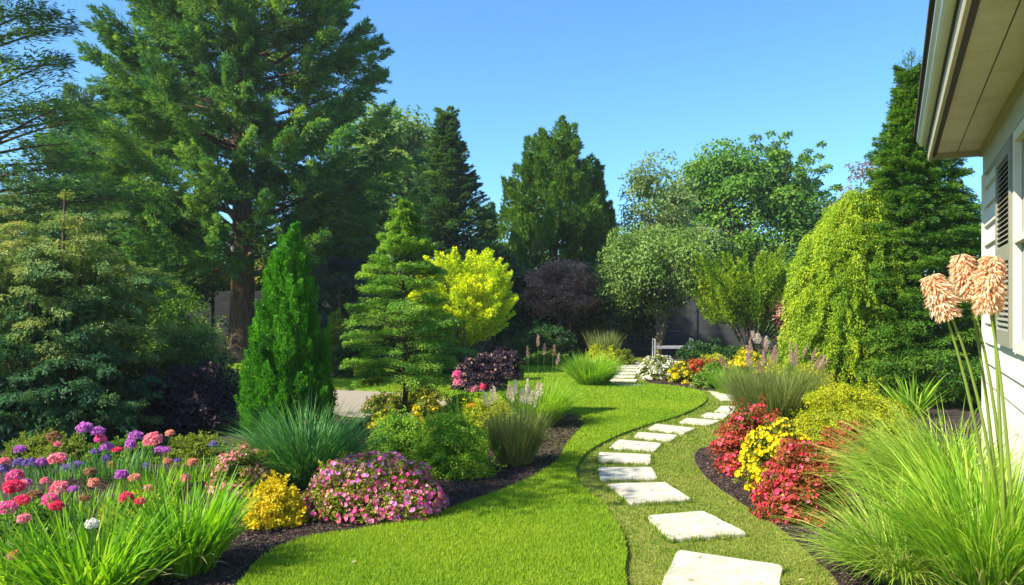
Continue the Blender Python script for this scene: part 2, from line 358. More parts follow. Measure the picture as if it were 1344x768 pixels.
for poly, x0, x1, y0, y1, dens, L in [(BEDL,-4,1,4,7.5,3500,.022),(BEDL,-3,2,7.5,12,1300,.03),(BEDR,1,5,4,7.5,3500,.022),(BEDR,1,6,7.5,17,900,.03)]:
    n = int((x1-x0)*(y1-y0)*dens); x, y = scatter(poly, x0, x1, y0, y1, n); n = len(x)
    N = nrm(np.c_[rng.normal(size=(n, 2))*.6, np.ones(n)]); D = np.c_[rng.normal(size=(n, 2)), np.zeros(n)]
    leaves(mb, np.c_[x, y, ru(.014, .035, n)], D, N, L*ru(.5, 1.4, n), L*ru(.3, .8, n), fold=.3, mid=.5)
tag(mb.build('bark_mulch', M['chip']), 'dark brown bark mulch chips covering the flower beds', 'mulch', kind='stuff')
mb = MB()
for poly, n, z in [(LAWN, 420, LZ+.022), (PATHZ, 700, .03), (BEDL, 500, .035), (BEDR, 500, .035)]:
    x, y = scatter(poly, -4, 5, 4, 14, n); n = len(x)
    leaves(mb, np.c_[x, y, np.full(n, z)+ru(0, .008, n)], np.c_[rng.normal(size=(n, 2)), rng.normal(size=n)*.15], nrm(np.c_[rng.normal(size=(n, 2))*.4, np.ones(n)]), ru(.015, .045, n), ru(.006, .02, n), fold=.25)
tag(mb.build('fallen_leaves', M['litter']), 'small dry leaves and clippings fallen on lawn, path and beds', 'litter', kind='stuff')
#==END_GROUND==

# ------------------------------------------------------------------ house
HX, HY = X(1296, 7.2), 7.2; TH = math.atan((1173-672)/F)
M['siding'] = surf('white_siding', [(.58,.55,.45),(.66,.63,.53)], 2, 4, .6, .12, 30, (1, .15, 8), spec=.3)
M['soffit'] = surf('soffit_paint', [(.50,.45,.31),(.58,.53,.38)], 1.2, 4, .6, .05, 30)
M['fascia'] = surf('fascia_paint', [(.30,.27,.16),(.38,.34,.20)], 4, 4, .5, .1, 30)
M['gutter'] = surf('gutter_paint', [(.42,.46,.42),(.55,.58,.53)], 2.5, 4, .35, .05, 30, spec=.5)
M['dark'] = surf('dark_trim_and_shade', [(.02,.016,.012),(.045,.035,.025)], 4, 4, .6, .1)  # trim colour, also used to paint shadow gaps under the eave
M['roof'] = surf('roof_shingle', [(.05,.045,.04),(.11,.10,.09)], 8, 5, .9, .8, 14)
M['frieze'] = surf('frieze_paint', [(.36,.40,.38),(.44,.47,.44)], 3, 4, .55, .05)
M['shutter'] = surf('shutter_paint', [(.20,.20,.15),(.28,.27,.21)], 5, 5, .55, .1, 40)
M['glass'] = surf('window_glass', [(.02,.03,.035),(.03,.04,.045)], 1, 2, .06, 0, spec=.8)
house = empty('house', (HX, HY, 0), 'cream clapboard house with a deep eave and louvred shutters', 'house', rz=-TH)
L0, SOF = -5.6, 3.0
mb = MB(); box(mb, 0, 5, L0, 0, 0, 3.35); mb.build('wall', M['siding'], house)
mb = MB(); H = .17
WIN0, WIN1, WZ0, WZ1 = -3.25, -2.20, 1.36, 2.66      # window opening
zz = .25
while zz < 2.72:                                      # lapped boards
    z1 = min(zz+H, 2.74)
    for a, b in ([(L0, 0)] if (z1 < WZ0 or zz > WZ1) else [(L0, WIN0-.08), (WIN1+.08, 0)]):
        mb.add([(-.032,a,zz),(-.032,b,zz),(-.004,b,z1),(-.004,a,z1),(0,a,zz),(0,b,zz),(0,a,z1),(0,b,z1)], [(0,3,2,1),(0,1,5,4),(1,2,7,5),(3,0,4,6)])
    zz += H
mb.build('siding', M['siding'], house)
mb = MB(); box(mb, -.045, .10, -.05, .025, .0, 2.76); mb.build('corner_board', M['siding'], house)
mb = MB(); box(mb, -.036, -.002, L0, -.001, 2.76, 2.93); mb.build('frieze_board', M['frieze'], house)
mb = MB(); box(mb, -.06, -.003, L0, .02, 2.93, SOF-.002); mb.build('crown_moulding', M['fascia'], house)
mb = MB(); box(mb, -.10, 0.02, L0-.02, 0.02, .0, .22); mb.build('foundation', M['frieze'], house)
OV = .45
mb = MB(); box(mb, -OV, -.002, L0-.3, .06, SOF, SOF+.02); mb.build('soffit', M['soffit'], house)
mb = MB(); box(mb, -.235, -.229, L0-.3, .06, SOF-.003, SOF-.0005)
mb.build('soffit_seam', M['dark'], house)
mb = MB(); box(mb, -OV-.022, -OV-.001, L0-.3, .06, SOF-.075, SOF+.17); mb.build('fascia_board', M['fascia'], house)
mb = MB(); box(mb, -OV-.022, 0.0, .061, .085, SOF-.055, SOF+.17)
mb.add([(-.0,.061,SOF-.0),(5,.061,SOF),(2.5,.061,SOF+1.5),(-.0,.085,SOF),(5,.085,SOF),(2.5,.085,SOF+1.5)], [(0,1,4,3)], [(0,2,1),(3,4,5)])
mb.build('gable_board', M['fascia'], house)
mb = MB(); a0, b0 = L0-.3, .10                         # ogee gutter, extruded along the eave
prof = [(-OV-.024,SOF+.15),(-OV-.024,SOF+.075),(-OV-.075,SOF+.075),(-OV-.09,SOF+.088),(-OV-.098,SOF+.105),(-OV-.115,SOF+.125),(-OV-.115,SOF+.152),(-OV-.105,SOF+.152)]
n = len(prof); V = [(p[0], a0, p[1]) for p in prof]+[(p[0], b0, p[1]) for p in prof]
mb.add(V, [(i, i+1, n+i+1, n+i) for i in range(n-1)], [(0,i,i+1) for i in range(1,n-1)]+[(n,n+i+1,n+i) for i in range(1,n-1)])
mb.build('gutter', M['gutter'], house)
mb = MB(); box(mb, -OV-.123, -OV+.05, a0, b0, SOF+.155, SOF+.172); box(mb, -OV-.034, -OV-.0225, a0, b0, SOF+.055, SOF+.074); box(mb, -OV+.0, -OV+.045, a0+.02, .05, SOF-.03, SOF-.001); mb.build('drip_edge_shade_strips', M['dark'], house)  # roof edge, then two dark strips painting shade under gutter and behind fascia
mb = MB(); e = SOF+.174; sl_ = 1.55/2.95
mb.add([(-OV-.14,a0-.05,e),(-OV-.14,b0+.05,e),(2.5,b0+.05,e+1.55),(2.5,a0-.05,e+1.55),(5.5,a0-.05,e),(5.5,b0+.05,e)], [(0,3,2,1),(3,4,5,2)])
mb.add([(-OV-.14,a0-.05,e+.03),(-OV-.14,b0+.05,e+.03),(2.5,b0+.05,e+1.58),(2.5,a0-.05,e+1.58),(5.5,a0-.05,e+.03),(5.5,b0+.05,e+.03)], [(0,1,2,3),(3,2,5,4)])
mb.add([(-OV-.14,a0-.05,e),(-OV-.14,b0+.05,e),(-OV-.14,b0+.05,e+.03),(-OV-.14,a0-.05,e+.03)], [(0,1,2,3)])
mb.build('roof', M['roof'], house)
mb = MB(); box(mb, .0-.006, .02, WIN0, WIN1, WZ0, WZ1); win = mb.build('window', M['glass'], house)
mb = MB()
for a, b, c, d in [(WIN0-.07,WIN0,WZ0-.07,WZ1+.07),(WIN1,WIN1+.07,WZ0-.07,WZ1+.07),(WIN0,WIN1,WZ1,WZ1+.07),(WIN0,WIN1,WZ0-.07,WZ0),(WIN0,WIN1,2.0,2.04)]:
    box(mb, -.05, -.007, a, b, c, d)
mb.build('frame', M['siding'], win)
def shutter(y0, y1):
    mb = MB(); z0, z1 = WZ0-.05, WZ1+.05; f = .07
    x0, x1 = -.065, -.028
    box(mb, x0, x1, y0, y0+f, z0, z1); box(mb, x0, x1, y1-f, y1, z0, z1)
    zm = z0+(z1-z0)*.46
    for a, b in ((z0, z0+.1), (zm-.05, zm+.05), (z1-.09, z1)): box(mb, x0, x1, y0+f, y1-f, a, b)
    o = mb.build('shutter', M['shutter'], house)
    mb = MB(); box(mb, -.034, -.0285, y0+f, y1-f, z0+.1, z1-.09); mb.build('backing', M['dark'], o)
    mb = MB()
    for a, b in ((z0+.1, zm-.05), (zm+.05, z1-.09)):
        k = int((b-a)/.036)
        for i in range(k):
            z = a+(i+.5)*(b-a)/k
            mb.add([(-.062,y0+f,z-.012),(-.062,y1-f,z-.012),(-.036,y1-f,z+.012),(-.036,y0+f,z+.012),(-.062,y0+f,z-.018),(-.062,y1-f,z-.018),(-.036,y1-f,z+.006),(-.036,y0+f,z+.006)], [(0,1,2,3),(7,6,5,4),(0,4,5,1)])
    mb.build('louvres', M['shutter'], o)
shutter(-2.10, -1.27); shutter(-4.18, -3.35)

# ------------------------------------------------------------------ fence and bench
M['fence'] = surf('fence_board', [(.025,.03,.035),(.05,.055,.062),(.085,.085,.09)], 1.5, 5, .85, .3, 12, (.3, 1, 3))
def fence(x0, y0, x1, y1, h, label):
    L = math.hypot(x1-x0, y1-y0); a = math.atan2(y1-y0, x1-x0)
    t = empty('fence', (x0, y0, 0), label, 'fence', rz=a); k = round(L/1.8); w_ = L/k
    for i in range(k):
        mb = MB(); nb = 6
        for j in range(nb):
            z0 = .05+j*(h-.1)/nb; box(mb, i*w_+.05, (i+1)*w_-.05, -.02-.003*(j % 2), .02, z0, z0+(h-.1)/nb-.003, A=ru(0, 1))
        mb.build('fence_panel', M['fence'], t)
    for i in range(k+1):
        mb = MB(); box(mb, i*w_-.055, i*w_+.055, -.055, .055, 0, h+.06); mb.build('post', M['fence'], t)
stain(M['soffit'], (.33,.28,.17), 1.6, .5, .8); stain(M['siding'], (.42,.38,.27), 2.2, .55, .85)
fence(-18, 27.5, -1.5, 29.5, 2.15, 'slate grey board fence behind the big conifer trunk')
fence(1.2, 29.0, 19, 28.0, 1.95, 'slate grey board fence behind the bench and weeping tree')
M['bench'] = surf('painted_steel', [(.30,.31,.32),(.42,.43,.44)], 6, 4, .45, .05)
bx, by = X(883, 23.6), 23.6
bench = empty('bench', (bx, by, 0), 'low pale grey garden bench under the round weeping tree', 'bench')
mb = MB()
for k in range(3): box(mb, -.52, .52, -.2+k*.14, -.09+k*.14, .36, .39)
mb.build('seat', M['bench'], bench)
for s in (-1, 1):
    mb = MB(); x = s*.55; tube(mb, [(x,-.2,0),(x,-.2,.58),(x,.2,.60),(x,.2,0)], .024, 6); mb.build('arm_frame', M['bench'], bench)
mb = MB(); tube(mb, [(-.55,.19,.33),(.55,.19,.33)], .02, 6); tube(mb, [(-.55,-.19,.33),(.55,-.19,.33)], .02, 6); mb.build('rail', M['bench'], bench)

# ------------------------------------------------------------------ plant kit
def perp(D):
    a = np.where(np.abs(D[:, 2:3]) < .9, np.array([[0, 0, 1.]]), np.array([[1., 0, 0]]))
    s = nrm(np.cross(D, a)); return s, np.cross(D, s)
def plumes(mb, B, A, L, Rd, n, ll, lw, spread=.6, droop=.0, jit=.25, hold=.3):
    """brush-shaped sprays: K of them, n leaves each, leaves lying along the axis"""
    K = len(B); L = np.broadcast_to(L, K); Rd = np.broadcast_to(Rd, K); A = nrm(A)
    s1, s2 = perp(A); i = np.repeat(np.arange(K), n); m = len(i)
    s = ru(0, 1, m)**.8; ang = ru(0, 2*math.pi, m)
    prof = np.where(s < .3, .45+1.8*s*(1-s/.6)*1.2, (1-s)/.7*.98+.03); rr = Rd[i]*prof*np.sqrt(ru(.12, 1, m))
    rv = np.cos(ang)[:, None]*s1[i]+np.sin(ang)[:, None]*s2[i]
    P = B[i]+A[i]*(L[i]*s)[:, None]+rv*rr[:, None]
    P[:, 2] -= droop*L[i]*s**2
    D = nrm(A[i]+rv*spread+rng.normal(size=(m, 3))*jit-np.array([0, 0, 1])*droop*1.2)
    N = nrm(rv+np.array([0, 0, .35])+rng.normal(size=(m, 3))*.4)
    vv = np.clip(np.repeat(rng.normal(.5, .2, K), n)+rng.normal(size=m)*.18, 0, 1)
    leaves(mb, P, D, N, ll*ru(.6, 1.25, m), lw*ru(.8, 1.2, m), v=vv)
def sprays(mb, B, az, L, Wd, n, ll, lw, rise=0., droop=.3, thick=.05, sp=.8, nj=.4, hang=.25):
    """flat fronds: K of them lying nearly level, curving down towards the tip"""
    K = len(B); L = np.broadcast_to(L, K); Wd = np.broadcast_to(Wd, K); rise = np.broadcast_to(rise, K); droop = np.broadcast_to(droop, K)
    i = np.repeat(np.arange(K), n); m = len(i); s = ru(0, 1, m)**.75
    t = ru(-1, 1, m); prof = np.sin(math.pi*np.clip(s*.78+.12, 0, 1))**.8
    d = np.stack([np.cos(az), np.sin(az), np.zeros(K)], -1); sd = np.stack([-np.sin(az), np.cos(az), np.zeros(K)], -1)
    P = B[i]+d[i]*(L[i]*s)[:, None]+sd[i]*(Wd[i]*prof*t)[:, None]
    P[:, 2] += L[i]*(rise[i]*s-droop[i]*s**2)-np.abs(t)*Wd[i]*.18+rng.normal(size=m)*thick
    slope = rise[i]-2*droop[i]*s
    D = d[i]+sd[i]*(np.sign(t)*sp*ru(.3, 1, m))[:, None]; D[:, 2] += slope-hang*ru(0, 1, m); D += rng.normal(size=(m, 3))*.15
    N = np.array([0, 0, 1.])+rng.normal(size=(m, 3))*nj+d[i]*.15
    vv = np.clip(np.repeat(rng.normal(.5, .2, K), n)+rng.normal(size=m)*.18, 0, 1)
    leaves(mb, P, D, N, ll*ru(.6, 1.25, m), lw*ru(.8, 1.2, m), v=vv)
def clusters(mb, C, Rc, n, ll, lw, flat=.75, up=.35, jit=.55, hang=.2, hemi=.2, shell=.55):
    """leafy balls of uneven size"""
    K = len(C); Rc = np.broadcast_to(Rc, K); i = np.repeat(np.arange(K), n); m = len(i)
    u = rdir(m); fl = (u[:, 2] < 0) & (ru(0, 1, m) > hemi); u[fl, 2] *= -1
    P = C[i]+u*(Rc[i]*ru(shell, 1.08, m)**.8)[:, None]*np.array([1, 1, flat])
    N = nrm(u+np.array([0, 0, up])+rng.normal(size=(m, 3))*jit)
    D = nrm(np.cross(N, rng.normal(size=(m, 3)))+u*.3-np.array([0, 0, hang]))
    vv = np.clip(np.repeat(rng.normal(.5, .17, K), n)+rng.normal(size=m)*.2, 0, 1)
    leaves(mb, P, D, N, ll*ru(.6, 1.3, m), lw*ru(.7, 1.2, m), v=vv)
def petals(mb, P, N, r, k=5, v=None, cup=.3):
    m = len(P); s1, s2 = perp(nrm(N)); N = nrm(N); i = np.repeat(np.arange(m), k)
    a = np.tile(np.arange(k)*2*math.pi/k, m)+np.repeat(ru(0, 6.28, m), k)
    D = np.cos(a)[:, None]*s1[i]+np.sin(a)[:, None]*s2[i]+N[i]*cup
    r = np.broadcast_to(r, m)
    v = ru(0, 1, m) if v is None else v
    leaves(mb, P[i], D, N[i], r[i], r[i]*.85, v=np.clip(v[i]+rng.normal(size=m*k)*.08, 0, 1), fold=.1, mid=.62)

def limb_set(mb, base, tips, r0, sag=.1, seg=6):
    for t in tips:
        b = np.asarray(base, float); t = np.asarray(t, float); s = np.linspace(0, 1, seg)[:, None]
        mid = (b+t)/2+np.array([0, 0, -sag*np.linalg.norm(t-b)])+rng.normal(size=3)*.04*np.linalg.norm(t-b)
        P = b*(1-s)**2+2*mid*s*(1-s)+t*s**2
        tube(mb, P, r0*(1-.85*s[:, 0])+.004, 6, wob=.05)
def trunk_mesh(h, r, lean=(0, 0), flare=1.5, wob=.1, seg=14, top=.25):
    mb = MB(); t = np.linspace(0, 1, 14)
    P = np.c_[lean[0]*t**1.3*h+.02*h*np.sin(t*7)*.3, lean[1]*t**1.3*h, t*h]
    rr = r*((1-t)*(1-top)+top)*(1+(flare-1)*np.exp(-t*h/.35/max(r*2, .2)))
    tube(mb, P, rr, seg, wob=wob); return mb

def envelope_pts(K, prof, h, z0, asym=(1, 1), inner=.55):
    """points on/inside a solid of revolution; prof(t) radius for t 0..1 between z0 and h"""
    t = ru(0, 1, K*4); r = np.array([prof(q) for q in t]); keep = ru(0, 1, K*4) < (r/max(r.max(), 1e-6))
    t = t[keep][:K]; r = r[keep][:K]; K = len(t); a = ru(0, 2*math.pi, K)
    rr = r*ru(inner, 1, K)
    rx = np.where(np.cos(a) < 0, asym[0], asym[1])
    P = np.c_[np.cos(a)*rr*rx, np.sin(a)*rr, z0+t*(h-z0)]
    return P, a, t

def tree(name, px, D, label, cat='tree', group=None, py=None):
    return empty(name, (X(px, D), D, 0), label, cat, group)

def plume_tree(root, h, z0, prof, K, n, plen, prad, ll, lw, m, up=.8, out=.6, asym=(1, 1), droop=.15, inner=.25, fill=.0, trunk_r=.15, bark='bark', spread=.6, limbs=0, ttop=.15, lobes=()):
    P, a, t = envelope_pts(K, prof, h, z0, asym, inner)
    for dx, dy, hs, rs_, kk in lobes:
        P2, a2, t2 = envelope_pts(kk, lambda q: prof(q)*rs_, h*hs, z0, (1, 1), inner); P = np.r_[P, P2+np.array([dx, dy, 0])]; a = np.r_[a, a2]; t = np.r_[t, t2]
    mb = MB(); A = nrm(np.c_[np.cos(a)*out, np.sin(a)*out, np.full(len(P), up)]+rng.normal(size=(len(P), 3))*.18)
    L = plen*ru(.6, 1.3, len(P))*(1-.35*t)
    B = P-A*(L*.55)[:, None]
    plumes(mb, B, A, L, prad*ru(.7, 1.3, len(P))*(1-.3*t), n, ll, lw, spread, droop)
    if fill:
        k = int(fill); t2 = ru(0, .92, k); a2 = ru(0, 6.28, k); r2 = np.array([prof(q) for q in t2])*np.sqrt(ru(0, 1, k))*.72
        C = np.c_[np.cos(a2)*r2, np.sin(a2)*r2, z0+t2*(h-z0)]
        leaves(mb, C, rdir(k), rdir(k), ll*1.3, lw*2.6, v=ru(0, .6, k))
    mb.build('crown', m, root)
    tm = trunk_mesh(h*.93, trunk_r, top=.08)
    if limbs:
        for i in rng.choice(len(P), limbs, replace=False):
            q = P[i]; zb = max(q[2]-.5*math.hypot(q[0], q[1]), z0*.95); limb_set(tm, (0, 0, zb), [q], trunk_r*.3, sag=0)
    tm.build('trunk', M[bark], root, smooth=True)

def conifer(root, h, z0, prof, K, n, ll, lw, m, wd=.45, droop=.35, rise=.25, asym=(1, 1), trunk_r=.12, bark='bark', sub=3, thick=.05, lmul=1, branches=True, hang=.25, tipn=0, nj=.4, shrink=1.0, mix=0):
    """tiers of flat boughs around a trunk, each bough with side fronds"""
    mb = MB(); tm = trunk_mesh(h, trunk_r, top=.06)
    t = np.sort(ru(0, 1, K)**1.15); a = ru(0, 2*math.pi, K) if mix else (np.arange(K)*2.39996+rng.normal(size=K)*.25) % (2*math.pi)
    Rr = np.array([prof(q) for q in t])*ru(.72, 1.12, K); Rr *= np.where(np.cos(a) < 0, asym[0], asym[1])
    z = z0+t*(h-z0); B = np.c_[np.zeros(K), np.zeros(K), z]
    rs = rise*ru(.5, 1.4, K)+t*.35; dr = droop*ru(.6, 1.3, K)
    # main frond + side fronds
    sprays(mb, B+np.c_[np.cos(a), np.sin(a), rs]*(Rr*.22)[:, None], a, Rr*.8, np.maximum(Rr*wd*.5, .05), n, ll, lw, rs, dr, thick, hang=hang, nj=nj)
    for s in range(sub):
        f = ru(.3, .8, K); side = np.where(ru(0, 1, K) < .5, 1, -1)*ru(.45, 1.0, K)
        q = B+np.c_[np.cos(a)*Rr*f, np.sin(a)*Rr*f, Rr*(rs*f-dr*f*f)+ru(-.03, .03, K)]
        sprays(mb, q, a+side, Rr*(1-f)*.9+.12*Rr, np.maximum(Rr*wd*.32, .04), int(n*.6), ll, lw, rs-2*dr*f*.6, dr*.7, thick, hang=hang, nj=nj)
    mb.build('crown', m, root)
    if branches:
        for i in range(K):
            s = np.linspace(0, .85, 5); P = np.c_[np.cos(a[i])*Rr[i]*s, np.sin(a[i])*Rr[i]*s, z[i]+Rr[i]*(rs[i]*s-dr[i]*s*s)-.01]
            tube(tm, P, trunk_r*.22*(1-t[i]*.7)*(1-.8*s)+.003, 5)
    tm.build('trunk', M[bark], root, smooth=True)

def broad(root, h, z0, rx, K, n, ll, lw, m, cr=.5, flat=.8, trunk_r=.12, bark='bark_grey', limbs=8, ry=None, stems=1, up=.35, hang=.2, top=1.0, zmid=None, inner=.45, pw=1.0, jit=.55, fork=.35, bumps=0, shell=.55):
    """rounded crown of leafy clusters on limbs"""
    ry = ry or rx; cz = (h+z0)/2; hz = (h-z0)/2
    u = rdir(K); rr = ru(inner, 1, K)**.6
    if bumps: rr *= 1+bumps*np.sin(u[:, 0]*4+1)*np.cos(u[:, 2]*5)
    C = u*rr[:, None]*np.array([rx-cr*.6, ry-cr*.6, hz-cr*.4]); tz = C[:, 2]/hz
    C[:, :2] *= (1-.28*(pw)*tz)[:, None]; C[:, 2] += cz
    Rc = cr*ru(.55, 1.2, K)
    mb = MB(); clusters(mb, C, Rc, n, ll, lw, flat, up=up, hang=hang, jit=jit, shell=shell)
    mb.build('crown', m, root)
    tm = MB()
    for s in range(stems):
        off = np.array([ru(-.1, .1), ru(-.1, .1), 0])*(stems > 1); ln = (ru(-.25, .25), ru(-.15, .15)) if stems > 1 else (ru(-.05, .05), 0)
        hh = z0+(h-z0)*fork; t = np.linspace(0, 1, 8)
        P = np.c_[off[0]+ln[0]*t*hh*.8, off[1]+ln[1]*t*hh*.8, t*hh]; tube(tm, P, trunk_r*(1-.45*t)*(1+.5*np.exp(-t*8)), 9, wob=.07)
        idx = rng.choice(K, min(limbs, K), replace=False)
        for i in idx: limb_set(tm, P[int(ru(4, 8))], [C[i]], trunk_r*.38, sag=-.05)
    tm.build('trunk', M[bark], root, smooth=True)

def shrub(name, px, py, wpx, hpx, m, label, cat='shrub', K=60, n=90, ll=.04, lw=.02, dep=.9, flat=.8, flowers=None, group=None, cr=.22, up=.35, D=None, yoff=0, stems=True, hang=.1, jit=.5):
    """dome bush; px,py = foot in the photo, wpx,hpx = size there. flowers = (material, count, radius, petals)"""
    D = D or DY(py); w_ = wpx/F*D/2; h = hpx/F*D; y = D+w_*dep*.55
    root = empty(name, (X(px, D)*(y/D) if False else X(px, D), y, 0), label, cat, group)
    a = ru(0, 2*math.pi, K); t = ru(0, 1, K); r0 = cr*min(w_, h)*1.0
    ct = t; st = np.sqrt(1-ct**2)                     # even over the dome
    sh = ru(.72, 1, K)
    C = np.c_[np.cos(a)*st*(w_-r0*.7)*sh, np.sin(a)*st*(w_*dep-r0*.7)*sh, np.maximum(ct*(h-r0*.6)*sh, r0*.35)]
    Rc = r0*ru(.6, 1.35, K)
    mb = MB(); clusters(mb, C, Rc, n, ll, lw, flat, up=up, hang=hang, jit=jit)
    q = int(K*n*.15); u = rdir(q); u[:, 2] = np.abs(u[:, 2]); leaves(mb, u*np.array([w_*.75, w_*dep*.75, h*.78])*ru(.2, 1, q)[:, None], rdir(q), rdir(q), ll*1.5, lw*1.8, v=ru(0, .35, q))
    k = int(K*(.3 if flowers or 'mound' in name else .8)); u = rdir(k); u[:, 2] = np.abs(u[:, 2]); tp = u*np.array([w_, w_*dep, h])*ru(.8, .98, k)[:, None]
    plumes(mb, tp, u+np.array([0, 0, .7]), min(w_, h)*ru(.12, .26 if flowers or 'mound' in name else .4, k), ll*.8, 16, ll, lw, .9, 0, jit=.4)
    mb.build('foliage', m, root)
    if flowers:
        for fm, cnt, fr, pet, *rest in flowers:
            fb = MB(); i = rng.choice(K, cnt, p=Rc/Rc.sum()); u = rdir(cnt)*np.array([1, 1, 1]); u += nrm(C[i]*np.array([1/w_, 1/w_, 1/h])+1e-6)*1.1; u = nrm(u); u[:, 2] = np.where(u[:, 2] < -.1, -u[:, 2], u[:, 2])
            if rest: k = rest[0](C[i], w_, h); i, u = i[k], u[k]
            P = C[i]+u*(Rc[i]*1.04)[:, None]*np.array([1, 1, flat])
            petals(fb, P, nrm(u+rng.normal(size=u.shape)*.35), fr*ru(.7, 1.2, len(P)), pet)
            fb.build('blossoms', M[fm], root)
    sm = MB()
    for i in rng.choice(K, min(K, 9), replace=False): limb_set(sm, (0, 0, 0), [C[i]], .012*max(1, w_), sag=-.05, seg=4)
    sm.build('stem', M['bark_grey'], root)
    return root

def clump(name, px, py, label, m, n=500, L=.8, W=.006, rb=.12, th=(.05, .55), end=(.7, 1.9), D=None, dep=0, cat='ornamental grass', plume=None, seg=6, straw=0, bias=None, twist=.5, group=None, lpow=1):
    D = D or DY(py); y = D+rb*.5+dep
    root = empty(name, (X(px, D), y, 0), label, cat, group)
    mb = MB(); az = ru(0, 2*math.pi, n); rr = rb*np.sqrt(ru(0, 1, n))
    P = np.c_[np.cos(az)*rr, np.sin(az)*rr, np.zeros(n)]
    f = np.sqrt(ru(0, 1, n)); t0 = th[0]+(th[1]-th[0])*f; t1 = end[0]+(end[1]-end[0])*f*ru(.6, 1.15, n)
    az2 = az+rng.normal(size=n)*.5
    if bias is not None: k = ru(0, 1, n) < .4; az2[k] = bias+rng.normal(size=k.sum())*.6
    LL = L*(ru(.5, 1.08, n))**lpow
    blades(mb, P, az2, LL, W*ru(.7, 1.2, n), t0, t1, seg, twist=twist)
    mb.build('blades', M[m], root)
    if straw:
        sb = MB(); k = straw; az = ru(0, 6.28, k); rr = rb*np.sqrt(ru(0, 1, k))
        blades(sb, np.c_[np.cos(az)*rr, np.sin(az)*rr, np.zeros(k)], az, L*ru(.3, .9, k), W, ru(.3, 1., k), ru(1.4, 2.2, k), 5); sb.build('dry_blades', M['grass_straw'], root)
    if plume:
        pm, k, hl, pl, pr, lean = plume
        for i in range(k):
            a_ = ru(0, 6.28); ln = ru(0, lean); hh = hl*ru(.85, 1.1); b = np.array([math.cos(a_)*rb*.6, math.sin(a_)*rb*.6, 0])
            tip = b+np.array([math.cos(a_)*math.sin(ln), math.sin(a_)*math.sin(ln), math.cos(ln)])*hh
            sb = MB(); s = np.linspace(0, 1, 5)[:, None]; tube(sb, b*(1-s)+tip*s, .0025, 4)
            st = sb.build('flower_stalk', M['stem'], root)
            pb = MB(); ax = nrm((tip-b)[None, :]); plumes(pb, (tip-ax[0]*pl*.2)[None, :], ax, pl, pr, 160, pl*.16, pl*.035, spread=.5, droop=.03)
            pb.build('plume', M[pm], st)
    return root
#==PLANTS==
# ------------------------------------------------------------------ tall background trees
def bell(lo, mx, peak=.25, p=1.0):                    # radius profile over height: lo at the bottom, mx at peak, 0 at top
    return lambda t: lo+(mx-lo)*(t/peak) if t < peak else mx*max(0., (1-t)/(1-peak))**p+.02

def bough_tree(root, h, z0, prof, K, nsub, n, m, tr, blen=2.3, ll=.13, lw=.03, up=.42, pend=.42):
    """long rising boughs, each hung with soft tapering sprays"""
    P, a, t = envelope_pts(K, prof, h, z0, (.95, 1.03), .45); K = len(P); mb = MB()
    A = nrm(np.c_[np.cos(a), np.sin(a), up+t*.7+rng.normal(size=K)*.12]); L = blen*ru(.6, 1.25, K)*(1-.3*t); B = P-A*(L*.6)[:, None]
    i = np.repeat(np.arange(K), nsub); q = len(i); f = np.tile(np.linspace(.12, 1, nsub), K)+ru(-.04, .04, q)
    lat = np.stack([-np.sin(a), np.cos(a), np.zeros(K)], -1)[i]*(np.where(ru(0, 1, q) < .5, 1, -1)*ru(.15, .9, q)*(1.05-f))[:, None]
    SB = B[i]+A[i]*(L[i]*f)[:, None]-np.array([0, 0, 1])*(.10*L[i]*f*f)[:, None]
    SA = nrm(A[i]*.75+lat-np.array([0, 0, 1])*(pend*(1.1-f)+.08)[:, None]+rng.normal(size=(q, 3))*.12)
    plumes(mb, SB, SA, ru(.55, 1.05, q)*(1.1-.35*f), ru(.10, .17, q), n, ll, lw, .55, .12, jit=.2)
    mb.build('crown', m, root)
    tm = trunk_mesh(h*.93, tr, top=.08)
    for k in range(K):
        if k % 3 == 0: b = P[k]*np.array([.05, .05, 1])-np.array([0, 0, min(.35*np.hypot(P[k][0], P[k][1]), P[k][2]-z0*.9)]); limb_set(tm, b, [B[k]+A[k]*L[k]*.4], tr*.16, sag=.03, seg=5)
    tm.build('trunk', M['bark'], root, smooth=True)
def cone_mass(root, h, prof, K, n, m, z0=.1, sl=.55, ll=.06, lw=.018, tr=.1, rise=(.1, .55), droop=(.15, .5), nj=.6, thick=.05, fill=6000, fs=.1, powt=1.0, bark='bark', twl=1.0):
    """conical conifer: overlapping short boughs pointing outwards, dark depth between them"""
    mb = MB(); t = ru(0, 1, K)**powt; a = ru(0, 2*math.pi, K); pr = np.array([prof(x) for x in t])*(1+.10*np.sin(a*3+t*5)+.08*np.sin(t*31+a))
    R_ = pr*ru(.45, 1.05, K)**.5; L = sl*ru(.6, 1.3, K)*(1-.72*t); R_ = np.maximum(R_-L*.75, 0)
    P = np.c_[np.cos(a)*R_, np.sin(a)*R_, z0+t*(h-z0)]; az = a+rng.normal(size=K)*.3
    sprays(mb, P, az, L, L*ru(.22, .38, K), n, ll, lw, ru(*rise, K)+t*.5, ru(*droop, K), thick*.4, hang=.3, nj=nj, sp=.9)
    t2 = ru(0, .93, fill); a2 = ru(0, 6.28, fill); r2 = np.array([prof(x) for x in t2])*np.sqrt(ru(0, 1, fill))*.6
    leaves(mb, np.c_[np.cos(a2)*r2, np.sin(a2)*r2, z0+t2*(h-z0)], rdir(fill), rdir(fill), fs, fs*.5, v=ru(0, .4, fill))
    mb.build('crown', m, root); trunk_mesh(h*.98, tr, top=.05).build('trunk', M[bark], root, smooth=True)
T = tree('conifer_tree', 315, 22.5, 'huge dark green conifer with a thick bare reddish trunk and drooping sprays', 'conifer')
